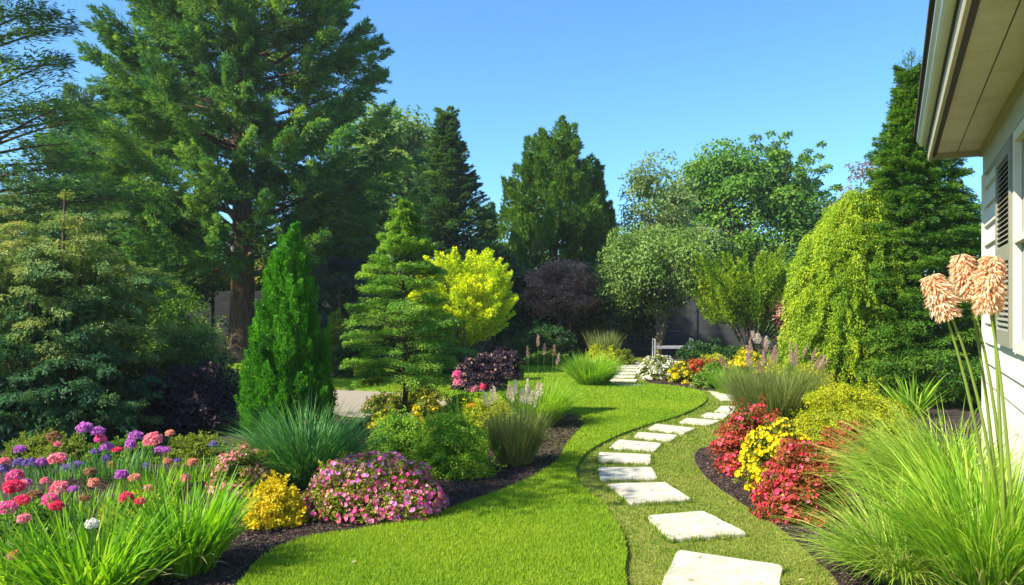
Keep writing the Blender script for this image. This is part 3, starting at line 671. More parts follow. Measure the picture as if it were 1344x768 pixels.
bough_tree(T, 13.8, 2.7, bell(3.1, 4.15, .2, .62), 340, 15, 125, M['cedar'], .35)

T = tree('conifer_tree', -40, 14.5, 'dark feathery conifer cut off by the picture edge beside the huge conifer', 'conifer')
conifer(T, 9.5, 1.5, bell(2.4, 2.7, .2, .7), 120, 260, .13, .03, M['dark_conifer'], wd=.38, droop=.15, rise=.28, asym=(.6, 1), trunk_r=.2, sub=2, thick=.06, hang=.5)

T = tree('conifer_tree', 105, 30, 'hazy blue green conifer standing behind the huge conifer', 'conifer')
plume_tree(T, 9.8, .6, bell(2.6, 3.4, .3, .7), 150, 330, 1.6, .42, .2, .05, M['teal_conifer'], up=.8, out=.6, inner=.4, fill=4000, trunk_r=.25)

T = tree('broadleaf_tree', 508, 40, 'tall pale green leafy tree rising behind the huge conifer and the dark spruce', 'tree')
broad(T, 12.0, 2.2, 3.5, 130, 210, .24, .15, M['poplar'], cr=1.15, flat=.9, trunk_r=.3, limbs=16, zmid=.6, inner=.3, pw=.9)

T = tree('spruce_tree', 586, 32, 'dark narrow spruce with a pointed top behind the yellow tree', 'conifer')
cone_mass(T, 9.1, bell(2.2, 2.55, .15, .85), 1000, 150, M['dark_conifer'], z0=.4, sl=1.3, ll=.13, lw=.04, tr=.16, rise=(.3, .8), powt=1.1, fill=5000, fs=.25, nj=.5)
T = tree('conifer_tree', 541, 27, 'young pale green conifer tip between the small tiered conifer and dark spruce', 'conifer')
plume_tree(T, 5.4, .3, bell(1.2, 1.35, .15, 1.0), 110, 230, .9, .22, .14, .038, M['larch'], up=.85, out=.5, inner=.5, fill=1200, trunk_r=.1)

T = tree('cypress_tree', 726, 30, 'broad dense green cypress tree with several upright lobes', 'conifer')
plume_tree(T, 8.4, .4, bell(2.1, 2.4, .35, .5), 260, 380, 1.75, .40, .17, .05, M['upright'], up=1.25, out=.35, inner=.6, fill=5000, trunk_r=.3, asym=(1, .95))
T2_ = tree('cypress_tree', 778, 31, 'shorter right hand cypress pressed against the broad dense cypress', 'conifer')
plume_tree(T2_, 6.9, .4, bell(1.0, 1.1, .35, .6), 90, 300, 1.6, .34, .17, .05, M['upright'], up=1.4, out=.25, inner=.6, fill=1500, trunk_r=.2)
T = tree('conifer_tree', 640, 38, 'small dark evergreen in the gap between the spruce and the broad cypress', 'conifer')
plume_tree(T, 6.4, .3, bell(1.2, 1.5, .3, .7), 70, 260, 1.3, .35, .2, .05, M['teal_conifer'], up=.9, out=.5, inner=.5, fill=900, trunk_r=.15)

T = tree('broadleaf_tree', 862, 30, 'thin grey green tree with loose sprays, left of the large leafy tree', 'tree')
broad(T, 7.3, 1.8, 1.75, 80, 170, .15, .07, M['sage_tree'], cr=.62, flat=.6, trunk_r=.14, limbs=22, pw=1.6, inner=.3, fork=.5)
T = tree('broadleaf_tree', 970, 36, 'large rich green leafy tree, tallest of the trees behind the lime green one', 'tree')
broad(T, 8.9, 1.2, 4.2, 190, 210, .19, .12, M['broadleaf'], cr=1.05, flat=.7, trunk_r=.3, limbs=22, pw=.95, inner=.35, fork=.5)
T = tree('broadleaf_tree', 1030, 35, 'green tree with a thin leaning open top of bare leafy branches', 'tree')
tm = MB(); tube(tm, [(0,0,0),(.1,0,4),(.1,0,7.4)], [.2,.14,.08], 9, wob=.05); CC = []; RR = []
for k in range(26):
    z = 4.2+ru(0, 3.4); an = ru(0, 6.28); el = ru(.5, 1.35); l = ru(1.5, 2.6)*(1-.06*(z-4)); d_ = np.array([math.cos(an)*math.cos(el)*1.25, math.sin(an)*math.cos(el), math.sin(el)])
    b_ = np.array([.1, 0, z]); limb_set(tm, b_, [b_+d_*l], .045, sag=.06)
    for f in np.linspace(.3, 1, 7): CC.append(b_+d_*l*f+rng.normal(size=3)*.12-np.array([0, 0, .12*l*f*(1-f)])); RR.append(.42*(1.15-f*.75))
mb = MB(); clusters(mb, np.array(CC), np.array(RR), 60, .17, .08, .6, hang=.1); mb.build('crown', M['broadleaf'], T); tm.build('trunk', M['bark_grey'], T, smooth=True)
T = tree('broadleaf_tree', 1098, 33, 'dark leafy tree low in the gap beside the golden weeping conifer', 'tree')
broad(T, 5.9, .6, 1.7, 70, 180, .18, .11, M['shrub_dark'], cr=.7, flat=.8, trunk_r=.14, limbs=10)
T = tree('copper_tree', 1132, 26, 'thin copper leaved treetop peeping over the golden weeping conifer', 'tree')
broad(T, 6.6, 2.6, 1.05, 40, 80, .12, .06, M['copper_dull'], cr=.42, flat=.6, trunk_r=.1, limbs=22, inner=.3, fork=.6)

# dark hedge masses and mid-distance trees
def hedge_tree(px, D, h, rx, m, label, name='evergreen_tree', K=60, n=190, ll=.17, lw=.1):
    T = tree(name, px, D, label, 'tree'); broad(T, h, .1, rx, K, n, ll, lw, M[m], cr=.75, flat=.9, trunk_r=.12, limbs=6, pw=.35, inner=.55)
hedge_tree(820, 26.4, 3.3, 1.5, 'shrub_dark', 'dark evergreen in the shade behind the left side of the round weeping tree')
hedge_tree(1045, 27.2, 3.2, 1.6, 'shrub_dark', 'dark evergreen in the shade between the lime tree and golden conifer')
hedge_tree(655, 27, 3.6, 1.7, 'shrub_dark', 'dark evergreen in deep shade behind the yellow tree')
hedge_tree(450, 27.5, 4.2, 2.0, 'teal_conifer', 'dark teal evergreen behind the blue spreading conifer')
hedge_tree(215, 26, 4.6, 1.8, 'shrub_dark', 'dark evergreen in front of the fence left of the big trunk')
hedge_tree(255, 33, 4.8, 2.2, 'lime_tree', 'sunny yellow green tree seen over the fence under the huge conifer')
hedge_tree(330, 32.4, 3.9, 1.8, 'shrub_olive', 'olive green tree behind the fence and the big trunk')
hedge_tree(425, 31, 3.9, 1.9, 'shrub_dark', 'dark evergreen hiding the sky right of the big trunk')
hedge_tree(60, 22, 4.6, 2.6, 'shrub_dark', 'dark evergreen behind the feathery layered shrub')
hedge_tree(1210, 24, 5.0, 2.6, 'broadleaf', 'green tree mostly hidden behind the big fir by the house')
hedge_tree(905, 33, 5.2, 2.2, 'sage_tree', 'grey green tree rising just behind the round weeping tree')

T = tree('copper_tree', 738, 25.5, 'dark copper leaved shrub tree with spreading branches under the broad cypress', 'tree')
broad(T, 3.15, 1.0, 1.5, 75, 150, .085, .055, M['copper'], cr=.42, flat=.65, trunk_r=.07, limbs=14, stems=3, pw=.2, inner=.45, fork=.35)
T = tree('copper_tree', 1046, 21.5, 'copper leaved shrub beside the golden weeping conifer', 'tree')
broad(T, 2.2, .25, .65, 36, 130, .075, .045, M['copper'], cr=.3, flat=.6, trunk_r=.04, limbs=8, inner=.4)
T = tree('weeping_tree', 866, 24.2, 'round soft green weeping tree with a low trunk above the bench', 'tree')
broad(T, 3.95, 1.1, 1.95, 100, 260, .085, .06, M['weeping'], bumps=.22, cr=.5, flat=1.15, trunk_r=.12, limbs=14, stems=2, pw=.15, inner=.5, hang=.9, fork=.35, up=.2)
T = tree('lime_tree', 985, 22.8, 'lime green vase shaped small tree on the right of the weeping tree', 'tree')
mbk = 150; a = ru(0, 2*math.pi, mbk); rr = np.sqrt(ru(0, 1, mbk)); zb = ru(.7, 1.9, mbk)
mb = MB(); P = np.c_[np.cos(a)*rr*.95, np.sin(a)*rr*.95, zb*(.75+.25*rr)]
P[:, 2] += .25; P[:, :2] *= 1.15; A = np.c_[np.cos(a)*rr*.75, np.sin(a)*rr*.75, np.ones(mbk)]
plumes(mb, P, A, ru(.8, 1.5, mbk), .2, 270, .085, .045, .7, 0); mb.build('crown', M['lime_tree'], T)
tm = MB(); limb_set(tm, (0, 0, 0), [P[i]+np.array([0, 0, .4]) for i in range(16)], .05, sag=.02); tm.build('trunk', M['bark_grey'], T, smooth=True)

T = tree('yellow_tree', 607, 18.8, 'bright yellow leaved small tree with several thin stems', 'tree')
mb = MB(); K = 340; u = rdir(K); C = u*np.array([1.06, .95, 1.0])*(ru(.35, 1, K)**.5)[:, None]; C[:, 2] += 1.72
A = nrm(u*np.array([1, 1, .6])+np.array([0, 0, .75])); plumes(mb, C-A*.25, A, ru(.3, .75, K), .15, 190, .065, .038, .9, .05, jit=.5)
mb.build('crown', M['yellow_tree'], T); tm = MB(); limb_set(tm, (0, 0, 0), [C[i] for i in range(22)], .05, sag=.03); tm.build('trunk', M['bark_grey'], T, smooth=True)

T = tree('blue_cedar', 446, 21.5, 'blue grey cedar with flat spreading layers below the huge conifer', 'conifer')
conifer(T, 2.75, .5, bell(.85, 1.05, .6, .5), 40, 300, .07, .02, M['blue_conifer'], wd=.6, droop=.2, rise=.15, trunk_r=.06, sub=3)

# golden weeping conifer and big fir by the house
T = tree('big_fir', 1196, 13.7, 'big dense dark green fir with a thin bare leader beside the house eave', 'conifer')
cone_mass(T, 5.5, bell(1.6, 1.78, .1, .95), 1700, 190, M['fir'], sl=.75, ll=.058, lw=.018, powt=1.25, fill=9000)
tm = MB(); tube(tm, [(0,0,3.5),(.01,0,5.5),(0,0,5.98)], [.022,.012,.004], 6)
for i in range(34):
    z = 4.75+1.15*i/34; l = .34*(1-(i/34))**.8+.05; aa = i*2.4; tube(tm, [(0,0,z),(math.cos(aa)*l*.6,math.sin(aa)*l*.6,z+l*.25),(math.cos(aa)*l,math.sin(aa)*l,z+l*.75)], [.008,.005,.002], 4)
lead = tm.build('leader', M['bark_grey'], T)
tm = MB(); K = 60; i = np.arange(K); z = 4.7+1.1*ru(0, 1, K)**1.6; sprays(tm, np.c_[np.zeros(K), np.zeros(K), z], ru(0, 6.28, K), .34*(1.25-(z-4.7)/1.15), .06, 55, .045, .012, .6, -.1); tm.build('needles', M['fir'], lead)

T = tree('weeping_conifer', 1099, 13.8, 'golden green weeping conifer with a smooth rounded left side', 'conifer')
mb = MB(); K = 560; t = ru(0, 1, K)**.9; a = ru(0, 2*math.pi, K)
R0 = .76*np.clip(1-np.clip((t-.45)/.60, 0, 1)**2.8, 0, 1)*ru(.82, 1, K)
P = np.c_[np.cos(a)*R0+t**2*.42, np.sin(a)*R0, .1+t*3.3]
A = np.c_[np.cos(a)*.35, np.sin(a)*.35, -np.ones(K)*.9]
P[:, :2] *= (1+.13*np.sin(a*5+t*9)+rng.normal(size=K)*.05)[:, None]; plumes(mb, P+np.array([0, 0, .2]), A+rng.normal(size=(K, 3))*.12, ru(.3, .85, K), ru(.08, .17, K), 300, .045, .018, .6, .0, jit=.35)
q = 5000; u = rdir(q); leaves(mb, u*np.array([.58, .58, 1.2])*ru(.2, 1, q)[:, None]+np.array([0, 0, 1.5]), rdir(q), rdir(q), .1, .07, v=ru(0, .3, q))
mb.build('crown', M['golden_fir'], T); trunk_mesh(2.6, .07).build('trunk', M['bark'], T)

# left side mid trees
T = tree('young_conifer', 531, 10.75, 'small tiered green conifer with a slim bare trunk in the middle bed', 'conifer')
conifer(T, 2.95, .52, bell(.74, .90, .17, .85), 120, 300, .040, .013, M['larch'], wd=.52, droop=.28, rise=.30, trunk_r=.038, sub=3, thick=.02, hang=.35)

T = tree('arborvitae', 379, 9.9, 'bright emerald green cone shaped arborvitae', 'conifer')
plume_tree(T, 2.55, .02, bell(.46, .54, .22, .75), 420, 230, .42, .085, .042, .014, M['arbor'], up=1.5, out=.35, droop=0, inner=.72, fill=4500, trunk_r=.04, spread=.75, lobes=[(.26,-.12,.62,.55,130),(-.2,-.2,.42,.5,80),(.05,-.3,.5,.45,80)])

T = tree('layered_shrub', 70, 10.2, 'large feathery shrub with layered olive and teal fronds left of the cone tree', 'shrub')
def mass(root, cx, rx, ry, h, z0, K, n, m, ll=.05, lw=.017, fl=.42):
    mb = MB(); u = rdir(K); u[:, 2] = np.abs(u[:, 2])*.98+.02; sc = ru(.5, 1.0, K)**.6*(1+.12*np.sin(u[:, 0]*6)*np.cos(u[:, 1]*7))
    P = u*np.array([rx, ry, h-z0])*sc[:, None]+np.array([cx, 0, z0]); az = np.arctan2(u[:, 1]*rx, u[:, 0]*ry)+rng.normal(size=K)*.35
    L = ru(.35, .8, K)*rx*fl; P -= np.c_[np.cos(az), np.sin(az), np.zeros(K)]*(L*.5)[:, None]
    sprays(mb, P, az, L, L*ru(.28, .45, K), n, ll, lw, ru(.1, .55, K), ru(.15, .5, K), .02, hang=.3, nj=.4)
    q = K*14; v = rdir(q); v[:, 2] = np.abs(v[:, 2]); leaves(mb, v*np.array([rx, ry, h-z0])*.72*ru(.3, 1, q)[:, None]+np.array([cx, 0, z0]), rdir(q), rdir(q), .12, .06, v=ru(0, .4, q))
    mb.build('crown', m, root); tm = MB(); limb_set(tm, (cx, 0, 0), [P[i] for i in range(26)], .05); tm.build('trunk', M['bark'], root, smooth=True)
def lay(root, prof, h, z0, K, n, m, asym=(1, 1), ll=.055, lw=.02):
    conifer(root, h, z0, prof, K, n, ll, lw, m, wd=.6, droop=.34, rise=.22, asym=asym, trunk_r=.06, sub=4, thick=.03, hang=.35, nj=.35)
mass(T, 0, 1.45, 1.2, 2.85, .75, 420, 230, M['juniper'])
T = tree('low_juniper', 60, 9.3, 'low dark teal juniper in the shade under the layered shrub', 'shrub')
mass(T, 0, 1.35, .8, 1.35, .0, 260, 210, M['juniper_low'])
T = tree('layered_shrub', -60, 11.2, 'tall feathery tree of the same olive fronds at the very edge of the picture', 'shrub')
mass(T, 0, 1.35, 1.2, 3.35, .5, 330, 200, M['juniper'])
T = tree('evergreen_shrub', 215, 13.6, 'soft dark green rounded conifer behind the dome shrub', 'shrub')
broad(T, 1.95, .05, .85, 70, 200, .06, .02, M['shrub_green'], cr=.35, flat=.8, trunk_r=.05, pw=.5, inner=.5)
shrub('dome_shrub', 243, 566, 150, 135, M['juniper'], 'rounded dome shrub with pale olive tips in front of the big trunk', K=110, n=170, ll=.05, lw=.022, D=10.9, cr=.25)
shrub('purple_shrub', 235, 580, 165, 92, M['plum'], 'purple foliage painting in shade across the lower front of the rounded dome shrub', K=90, n=150, ll=.05, lw=.035, D=9.9, cr=.25)  # purple leaves stand in for shade on the dome's lower front
shrub('evergreen_shrub', 150, 560, 120, 90, M['shrub_dark'], 'dark green shrub between the layered shrub and the dome shrub', K=70, n=130, ll=.05, lw=.03, D=10.6, cr=.3)

T = empty('broadleaf_tree', (-5.3, 4.9, 0), 'unseen airy tree beside the flower bed, added for its leaf shade on the near lawn', 'tree')  # out of view, added only to dapple the near lawn with shade
broad(T, 6.0, 4.2, 1.25, 40, 80, .10, .06, M['broadleaf'], cr=.42, flat=.6, trunk_r=.07, limbs=16, inner=.3, pw=.2, fork=.3)
# ------------------------------------------------------------------ far shrubs
shrub('rhododendron', 722, 476, 84, 50, M['shrub_dark'], 'big dark green leafy shrub with a few blue blooms beyond the lawn', K=70, n=120, ll=.11, lw=.05, D=22.3, flowers=[('violet_flower', 26, .06, 5, lambda C, w_, h: (C[:, 0] > w_*.3) & (C[:, 2] < h*.7))])
shrub('box_hedge', 717, 486, 66, 18, M['shrub_green'], 'low clipped dark green hedge in front of the big dark shrub', 'hedge', K=60, n=90, ll=.06, lw=.035, D=20.6, dep=.5)
shrub('shrub', 696, 455, 60, 36, M['shrub_dark'], 'dark rounded shrub just left of the copper shrub tree', K=50, n=90, ll=.1, lw=.06, D=24)
shrub('flowering_shrub', 628, 512, 78, 54, M['plum'], 'dark purple shrub dotted with copper and pink blooms beside the yellow tree', K=70, n=130, ll=.05, lw=.03, D=14.5, flowers=[('dusky_plume', 420, .026, 3, lambda C, w_, h: C[:, 0] < w_*.25), ('salmon_flower', 90, .022, 4)])
shrub('purple_shrub', 660, 505, 64, 47, M['plum'], 'dusky purple shrub at the edge of the shaded lawn, right of the copper dotted one', K=60, n=120, ll=.06, lw=.035, D=16.5, flowers=[('dusky_plume', 160, .03, 3)])
shrub('olive_shrub', 440, 492, 62, 84, M['shrub_olive'], 'yellow green shrub behind the cone tree, below the blue cedar', K=60, n=120, ll=.07, lw=.04, D=17.6)
shrub('shrub', 462, 492, 64, 62, M['shrub_dark'], 'dark blue green shrub with magenta blooms behind the tiered conifer', K=60, n=120, ll=.07, lw=.04, D=17.0, flowers=[('pink_flower', 34, .04, 5, lambda C, w_, h: (C[:, 0] < 0) & (C[:, 2] < h*.6))])
shrub('shrub', 560, 500, 90, 66, M['shrub_dark'], 'dark shrub in shade behind the tiered conifer and the yellow stems', K=70, n=120, ll=.07, lw=.04, D=17.8)
clump('ornamental_grass', 793, 475, 'upright yellow green grass with the far round shrub, beyond the lawn', 'grass_olive', 700, .95, .016, .28, (0, .35), (.2, .9), D=21.6, seg=4)
shrub('golden_shrub', 790, 474, 50, 24, M['shrub_lime'], 'yellow green mound at the foot of the far upright grass', K=40, n=90, ll=.07, lw=.03, D=20.9)
shrub('golden_shrub', 818, 474, 34, 21, M['shrub_olive'], 'small olive shrub beside the far end of the paver path', K=36, n=90, ll=.06, lw=.03, D=21.0)
clump('ornamental_grass', 778, 507, 'bright green round grass clump at the far end of the lawn', 'grass_bright', 2200, .74, .014, .22, (.02, .9), (.3, 1.5), D=15.7, seg=5)
shrub('white_flower_shrub', 868, 500, 62, 33, M['shrub_olive'], 'white flowering mound beside the paver path', K=60, n=110, ll=.045, lw=.025, D=16.9, flowers=[('white_flower', 650, .03, 4)])
shrub('yellow_flower_mound', 895, 505, 36, 28, M['shrub_olive'], 'small golden yellow mound between the white and the rust red mounds', K=44, n=90, ll=.04, lw=.025, D=16.2, flowers=[('gold_flower', 620, .028, 5)])
shrub('rust_flower_mound', 928, 503, 62, 32, M['red_leaf'], 'rust red flowering mound in the far right border', K=60, n=100, ll=.04, lw=.025, D=16.5, flowers=[('rust_flower', 800, .028, 4)])
shrub('green_mound', 938, 513, 54, 36, M['shrub_green'], 'green mound with faint pink tint in front of the rust red mound', K=56, n=130, ll=.038, lw=.022, D=15.2, flowers=[('dusky_plume', 230, .017, 4)])
clump('ornamental_grass', 957, 520, 'small bright green grass tuft beside the green mound', 'grass_bright', 700, .62, .010, .13, (.05, .7), (.5, 1.5), D=14.2, seg=4)
shrub('yellow_flower_mound', 985, 490, 62, 30, M['shrub_lime'], 'golden yellow mound far behind the olive ornamental grass', K=56, n=90, ll=.05, lw=.03, D=18.6, flowers=[('gold_flower', 560, .034, 5)])
shrub('lime_mound', 940, 478, 50, 20, M['shrub_lime'], 'flat yellow green mound behind the rust red mound', K=44, n=90, ll=.05, lw=.03, D=19.8)
shrub('lime_mound', 1040, 492, 66, 32, M['shrub_lime'], 'yellow green mound between the olive grass and the golden conifer', K=56, n=110, ll=.05, lw=.03, D=17.4, flowers=[('gold_flower', 240, .03, 4)])
shrub('lime_mound', 1075, 520, 60, 60, M['shrub_lime'], 'yellow green shrub at the foot of the golden weeping conifer', K=56, n=120, ll=.045, lw=.025, D=12.9)
clump('hydrangea', 1003, 470, 'small upright plant with a pale cream head behind the golden mound', 'grass_olive', 60, .6, .05, .1, (0, .5), (.3, .9), D=19.5, cat='plant', plume=('cream_plume', 4, .72, .26, .1, .25))
shrub('shrub', 925, 472, 60, 26, M['shrub_dark'], 'dark leafy shrub on the right of the bench', K=50, n=90, ll=.09, lw=.05, D=22.2)
shrub('shrub', 965, 470, 50, 20, M['shrub_dark'], 'low dark shrub under the lime green tree', K=40, n=80, ll=.08, lw=.05, D=22.0)

# ------------------------------------------------------------------ right border
clump('ornamental_grass', 1020, 566, 'olive green feathery grass with dusky pink plumes, tallest in the right border', 'grass_olive', 3600, .95, .008, .28, (.05, .66), (.2, 1.0), D=10.1, seg=5, plume=('dusky_plume', 26, .98, .18, .022, .55), twist=.8, group=None)
clump('strappy_plant', 1200, 512, 'spiky green strap leaved plant at the foot of the big fir', 'grass_bright', 130, .72, .028, .08, (.1, .9), (.5, 1.2), D=11.4, cat='plant', seg=5)
shrub('olive_mound', 1138, 576, 180, 88, M['shrub_lime'], 'broad yellow green clipped mound behind the red flowering bushes', K=150, n=200, ll=.026, lw=.014, D=8.9, cr=.16)
shrub('red_flower_bush', 998, 632, 118, 96, M['red_leaf'], 'crimson flowering bush at the tip of the right border', K=130, n=170, ll=.03, lw=.018, D=7.45, cr=.2, flowers=[('red_flower', 800, .019, 5), ('orange_flower', 120, .014, 5)])
shrub('yellow_flower_bush', 1034, 650, 116, 98, M['shrub_olive'], 'bright golden yellow bush between the two crimson bushes', K=120, n=140, ll=.026, lw=.016, D=6.75, cr=.18, flowers=[('gold_flower', 2300, .018, 5)])
shrub('red_flower_bush', 1062, 697, 122, 106, M['red_leaf'], 'largest crimson flowering bush, in front of the golden yellow one', K=150, n=180, ll=.028, lw=.017, D=5.85, cr=.2, flowers=[('red_flower', 900, .017, 5), ('orange_flower', 150, .013, 5), ('pink_flower', 60, .016, 5)])
shrub('red_flower_bush', 1118, 640, 80, 86, M['red_leaf'], 'small orange red bush between the yellow mound and the fountain grass', K=90, n=150, ll=.028, lw=.017, D=7.2, cr=.2, flowers=[('red_flower', 260, .016, 5), ('orange_flower', 160, .014, 5)])
clump('fountain_grass', 1262, 700, 'tallest fine bladed fountain grass arching against the house wall', 'grass_fountain', 3300, 1.12, .0085, .22, (.08, .85), (1.0, 2.1), D=5.55, seg=8, straw=200, bias=math.pi)
clump('fountain_grass', 1190, 765, 'low fountain grass spilling over the mulch in front of the tallest one', 'grass_fountain', 1400, .74, .008, .13, (.1, 1.0), (1.0, 2.1), D=4.55, seg=7, straw=120)
clump('fountain_grass', 1312, 800, 'bright upright fountain grass in the near corner below the peach plumes', 'grass_bright', 1500, 1.02, .010, .17, (.05, .62), (.6, 1.7), D=4.15, seg=7, straw=60)

# three peach plumes
PL = [((1232,388), 1312, 4.30, .24, .066, (-.38, .1), 'smallest peach plume, leaning away from the other two'),
      ((1266,362), 1318, 4.34, .24, .062, (-.10, .1), 'middle peach plume standing behind the tallest one'),
      ((1299,372), 1322, 4.22, .30, .074, (.10, .05), 'largest peach plume, directly in front of the shutter')]
for (hx, hy), bxp, D, hl, hr, tl, lab in PL:
    b = np.array([X(bxp, D), D, 0.]); h_ = np.array([X(hx, D), D, Z(hy, D)])
    r_ = empty('plume_flower', tuple(b), lab, 'flower')
    tip = h_-b; ax = nrm(np.array([[tl[0], tl[1], 1.]]))[0]; base = tip-ax*hl*.5
    for k in range(2):
        s = np.linspace(0, 1, 9)[:, None]; mb = MB(); o2 = np.array([.012*k, -.01*k, 0])
        c = base*np.array([.35, .35, .72]); P = (0+o2)*(1-s)**2+2*c*s*(1-s)+(base+ax*hl*.7)*s**2 if k == 0 else (o2*3)*(1-s)**2+2*(c+o2*2)*s*(1-s)+(base+o2-ax*.02)*s**2
        tube(mb, P, np.linspace(.011, .006, 9), 7); mb.build('stem', M['plume_stem'], r_, smooth=True)
    mb = MB(); n = 1400; s = ru(0, 1, n); an = ru(0, 6.28, n); s1, s2 = perp(ax[None, :]); pr = hr*np.sin(np.pi*np.clip(s*.80+.13, 0, 1))**.55
    rv = np.cos(an)[:, None]*s1+np.sin(an)[:, None]*s2; pr2 = pr*ru(.25, .8, n)
    P = base+ax*hl*s[:, None]+rv*pr2[:, None]
    leaves(mb, P, rv*ru(.5, 1.1, n)[:, None]-ax*ru(.2, 1.0, n)[:, None], rv*.8+ax+rng.normal(size=(n, 3))*.25, ru(.024, .055, n), ru(.007, .014, n), v=np.clip(1-s*.35-(pr2/hr)*.0+rng.normal(size=n)*.22-.25, 0, 1), fold=.3, mid=.6)
    mb.build('flower_head', M['peach_plume'], r_)

# ------------------------------------------------------------------ middle island bed
clump('ornamental_grass', 400, 642, 'blue green arching grass clump in front of the cone tree', 'grass_blue', 2200, .88, .009, .18, (.05, .9), (.7, 1.9), D=7.0, seg=7, straw=60)
clump('ornamental_grass', 708, 560, 'round green grass clump at the tip of the island bed', 'grass_bright', 2000, .74, .008, .18, (.05, .8), (.5, 1.5), D=10.5, seg=6, plume=('dusky_plume', 5, .98, .16, .02, .25))
clump('ornamental_grass', 676, 612, 'pale olive grass with creamy feather plumes in the island bed', 'grass_olive', 2200, .60, .0055, .16, (.02, .5), (.15, 1.0), D=7.95, seg=5, plume=('cream_plume', 18, .70, .15, .022, .36))
shrub('pink_flower_shrub', 484, 694, 196, 82, M['shrub_olive'], 'wide low shrub covered in pink and mauve blossoms at the lawn edge', K=260, n=190, ll=.026, lw=.015, D=5.9, cr=.26, dep=.62, flowers=[('pink_flower', 1500, .019, 5), ('mauve_flower', 1000, .019, 5, lambda C, w_, h: (C[:, 2] > h*.5) | (C[:, 0] > w_*.35)), ('salmon_flower', 700, .014, 5), ('crimson_flower', 90, .018, 5)])
shrub('yellow_shrub', 354, 700, 80, 62, M['yellow_leaf'], 'small golden yellow shrub left of the wide pink flowering shrub', K=90, n=150, ll=.024, lw=.016, D=5.72, cr=.25)
shrub('pale_pink_shrub', 312, 655, 92, 70, M['shrub_olive'], 'pale pink flowering shrub behind the small golden yellow one', K=90, n=120, ll=.026, lw=.014, D=6.65, cr=.22, flowers=[('rose_flower', 600, .015, 5), ('salmon_flower', 400, .014, 5)])
shrub('green_shrub', 592, 640, 122, 88, M['shrub_fresh'], 'rounded fresh green shrub beside the pale olive grass', K=130, n=190, ll=.026, lw=.014, D=7.3, cr=.22)
shrub('green_shrub', 522, 622, 96, 68, M['shrub_fresh'], 'low green shrub behind the wide pink flowering shrub', K=100, n=170, ll=.026, lw=.014, D=8.0, cr=.22)
shrub('golden_shrub', 640, 605, 88, 66, M['shrub_lime'], 'yellow green shrub behind the rounded fresh green shrub', K=90, n=140, ll=.03, lw=.016, D=8.9, cr=.22)
shrub('yellow_flower_mound', 502, 576, 60, 36, M['shrub_olive'], 'golden flower mound left of the slim conifer trunk', K=60, n=110, ll=.03, lw=.018, D=9.8, flowers=[('gold_flower', 420, .02, 5)])
shrub('yellow_flower_mound', 562, 576, 56, 48, M['shrub_olive'], 'golden flower mound right of the slim conifer trunk', K=60, n=110, ll=.03, lw=.018, D=9.9, flowers=[('gold_flower', 430, .02, 5), ('orange_flower', 60, .02, 5)])
shrub('flowering_shrub', 500, 548, 60, 30, M['shrub_olive'], 'dusty shrub with small mauve pink blooms by the gravel path', K=56, n=100, ll=.035, lw=.02, D=11.6, flowers=[('rose_flower', 120, .018, 4), ('salmon_flower', 80, .016, 4)])
shrub('olive_shrub', 545, 548, 80, 42, M['shrub_olive'], 'thin yellow olive shrub behind the slim conifer trunk', K=60, n=110, ll=.035, lw=.02, D=11.9)
shrub('green_shrub', 610, 568, 70, 44, M['shrub_fresh'], 'green shrub behind the yellow green one, below the copper dotted shrub', K=60, n=120, ll=.035, lw=.02, D=10.4)

# ------------------------------------------------------------------ left foreground bed
shrub('olive_shrub', 250, 612, 92, 34, M['shrub_olive'], 'flat olive shrub below the shaded purple front of the dome shrub', K=90, n=130, ll=.03, lw=.018, D=8.1, dep=.7)
shrub('olive_shrub', 50, 625, 130, 38, M['shrub_olive'], 'long low olive shrub behind the violet flowers', K=100, n=130, ll=.03, lw=.018, D=7.9, dep=.6)
shrub('olive_shrub', 155, 618, 110, 30, M['shrub_green'], 'low green filler shrub behind the tall pink flowers', K=80, n=110, ll=.03, lw=.018, D=8.0, dep=.5)
shrub('golden_shrub', 178, 712, 120, 46, M['shrub_lime'], 'golden green leafy mound behind the strap leaved clumps', K=80, n=120, ll=.026, lw=.016, D=5.65, dep=.6, flowers=[('gold_flower', 120, .013, 4), ('brown_flower', 60, .015, 5)])
shrub('leafy_mound', 20, 740, 120, 54, M['shrub_green'], 'dark green leafy mound under the large pink flower heads', K=90, n=110, ll=.035, lw=.02, D=5.2, dep=.6)
clump('strap_leaf_plant', 232, 772, 'upright bright green strap leaved clump beside the yellow shrub', 'grass_strap', 620, .62, .016, .17, (.03, .6), (.25, 1.5), D=4.72, seg=7, cat='plant', straw=40)
clump('strap_leaf_plant', 105, 800, 'wide bright green strap leaved clump in the near corner of the bed', 'grass_strap', 720, .56, .018, .26, (.03, .8), (.3, 1.7), D=4.3, seg=7, cat='plant', straw=50)
clump('strap_leaf_plant', 8, 790, 'strap leaved clump cut off by the picture edge', 'grass_strap', 300, .44, .017, .14, (.1, .9), (.5, 1.9), D=4.35, seg=7, cat='plant')

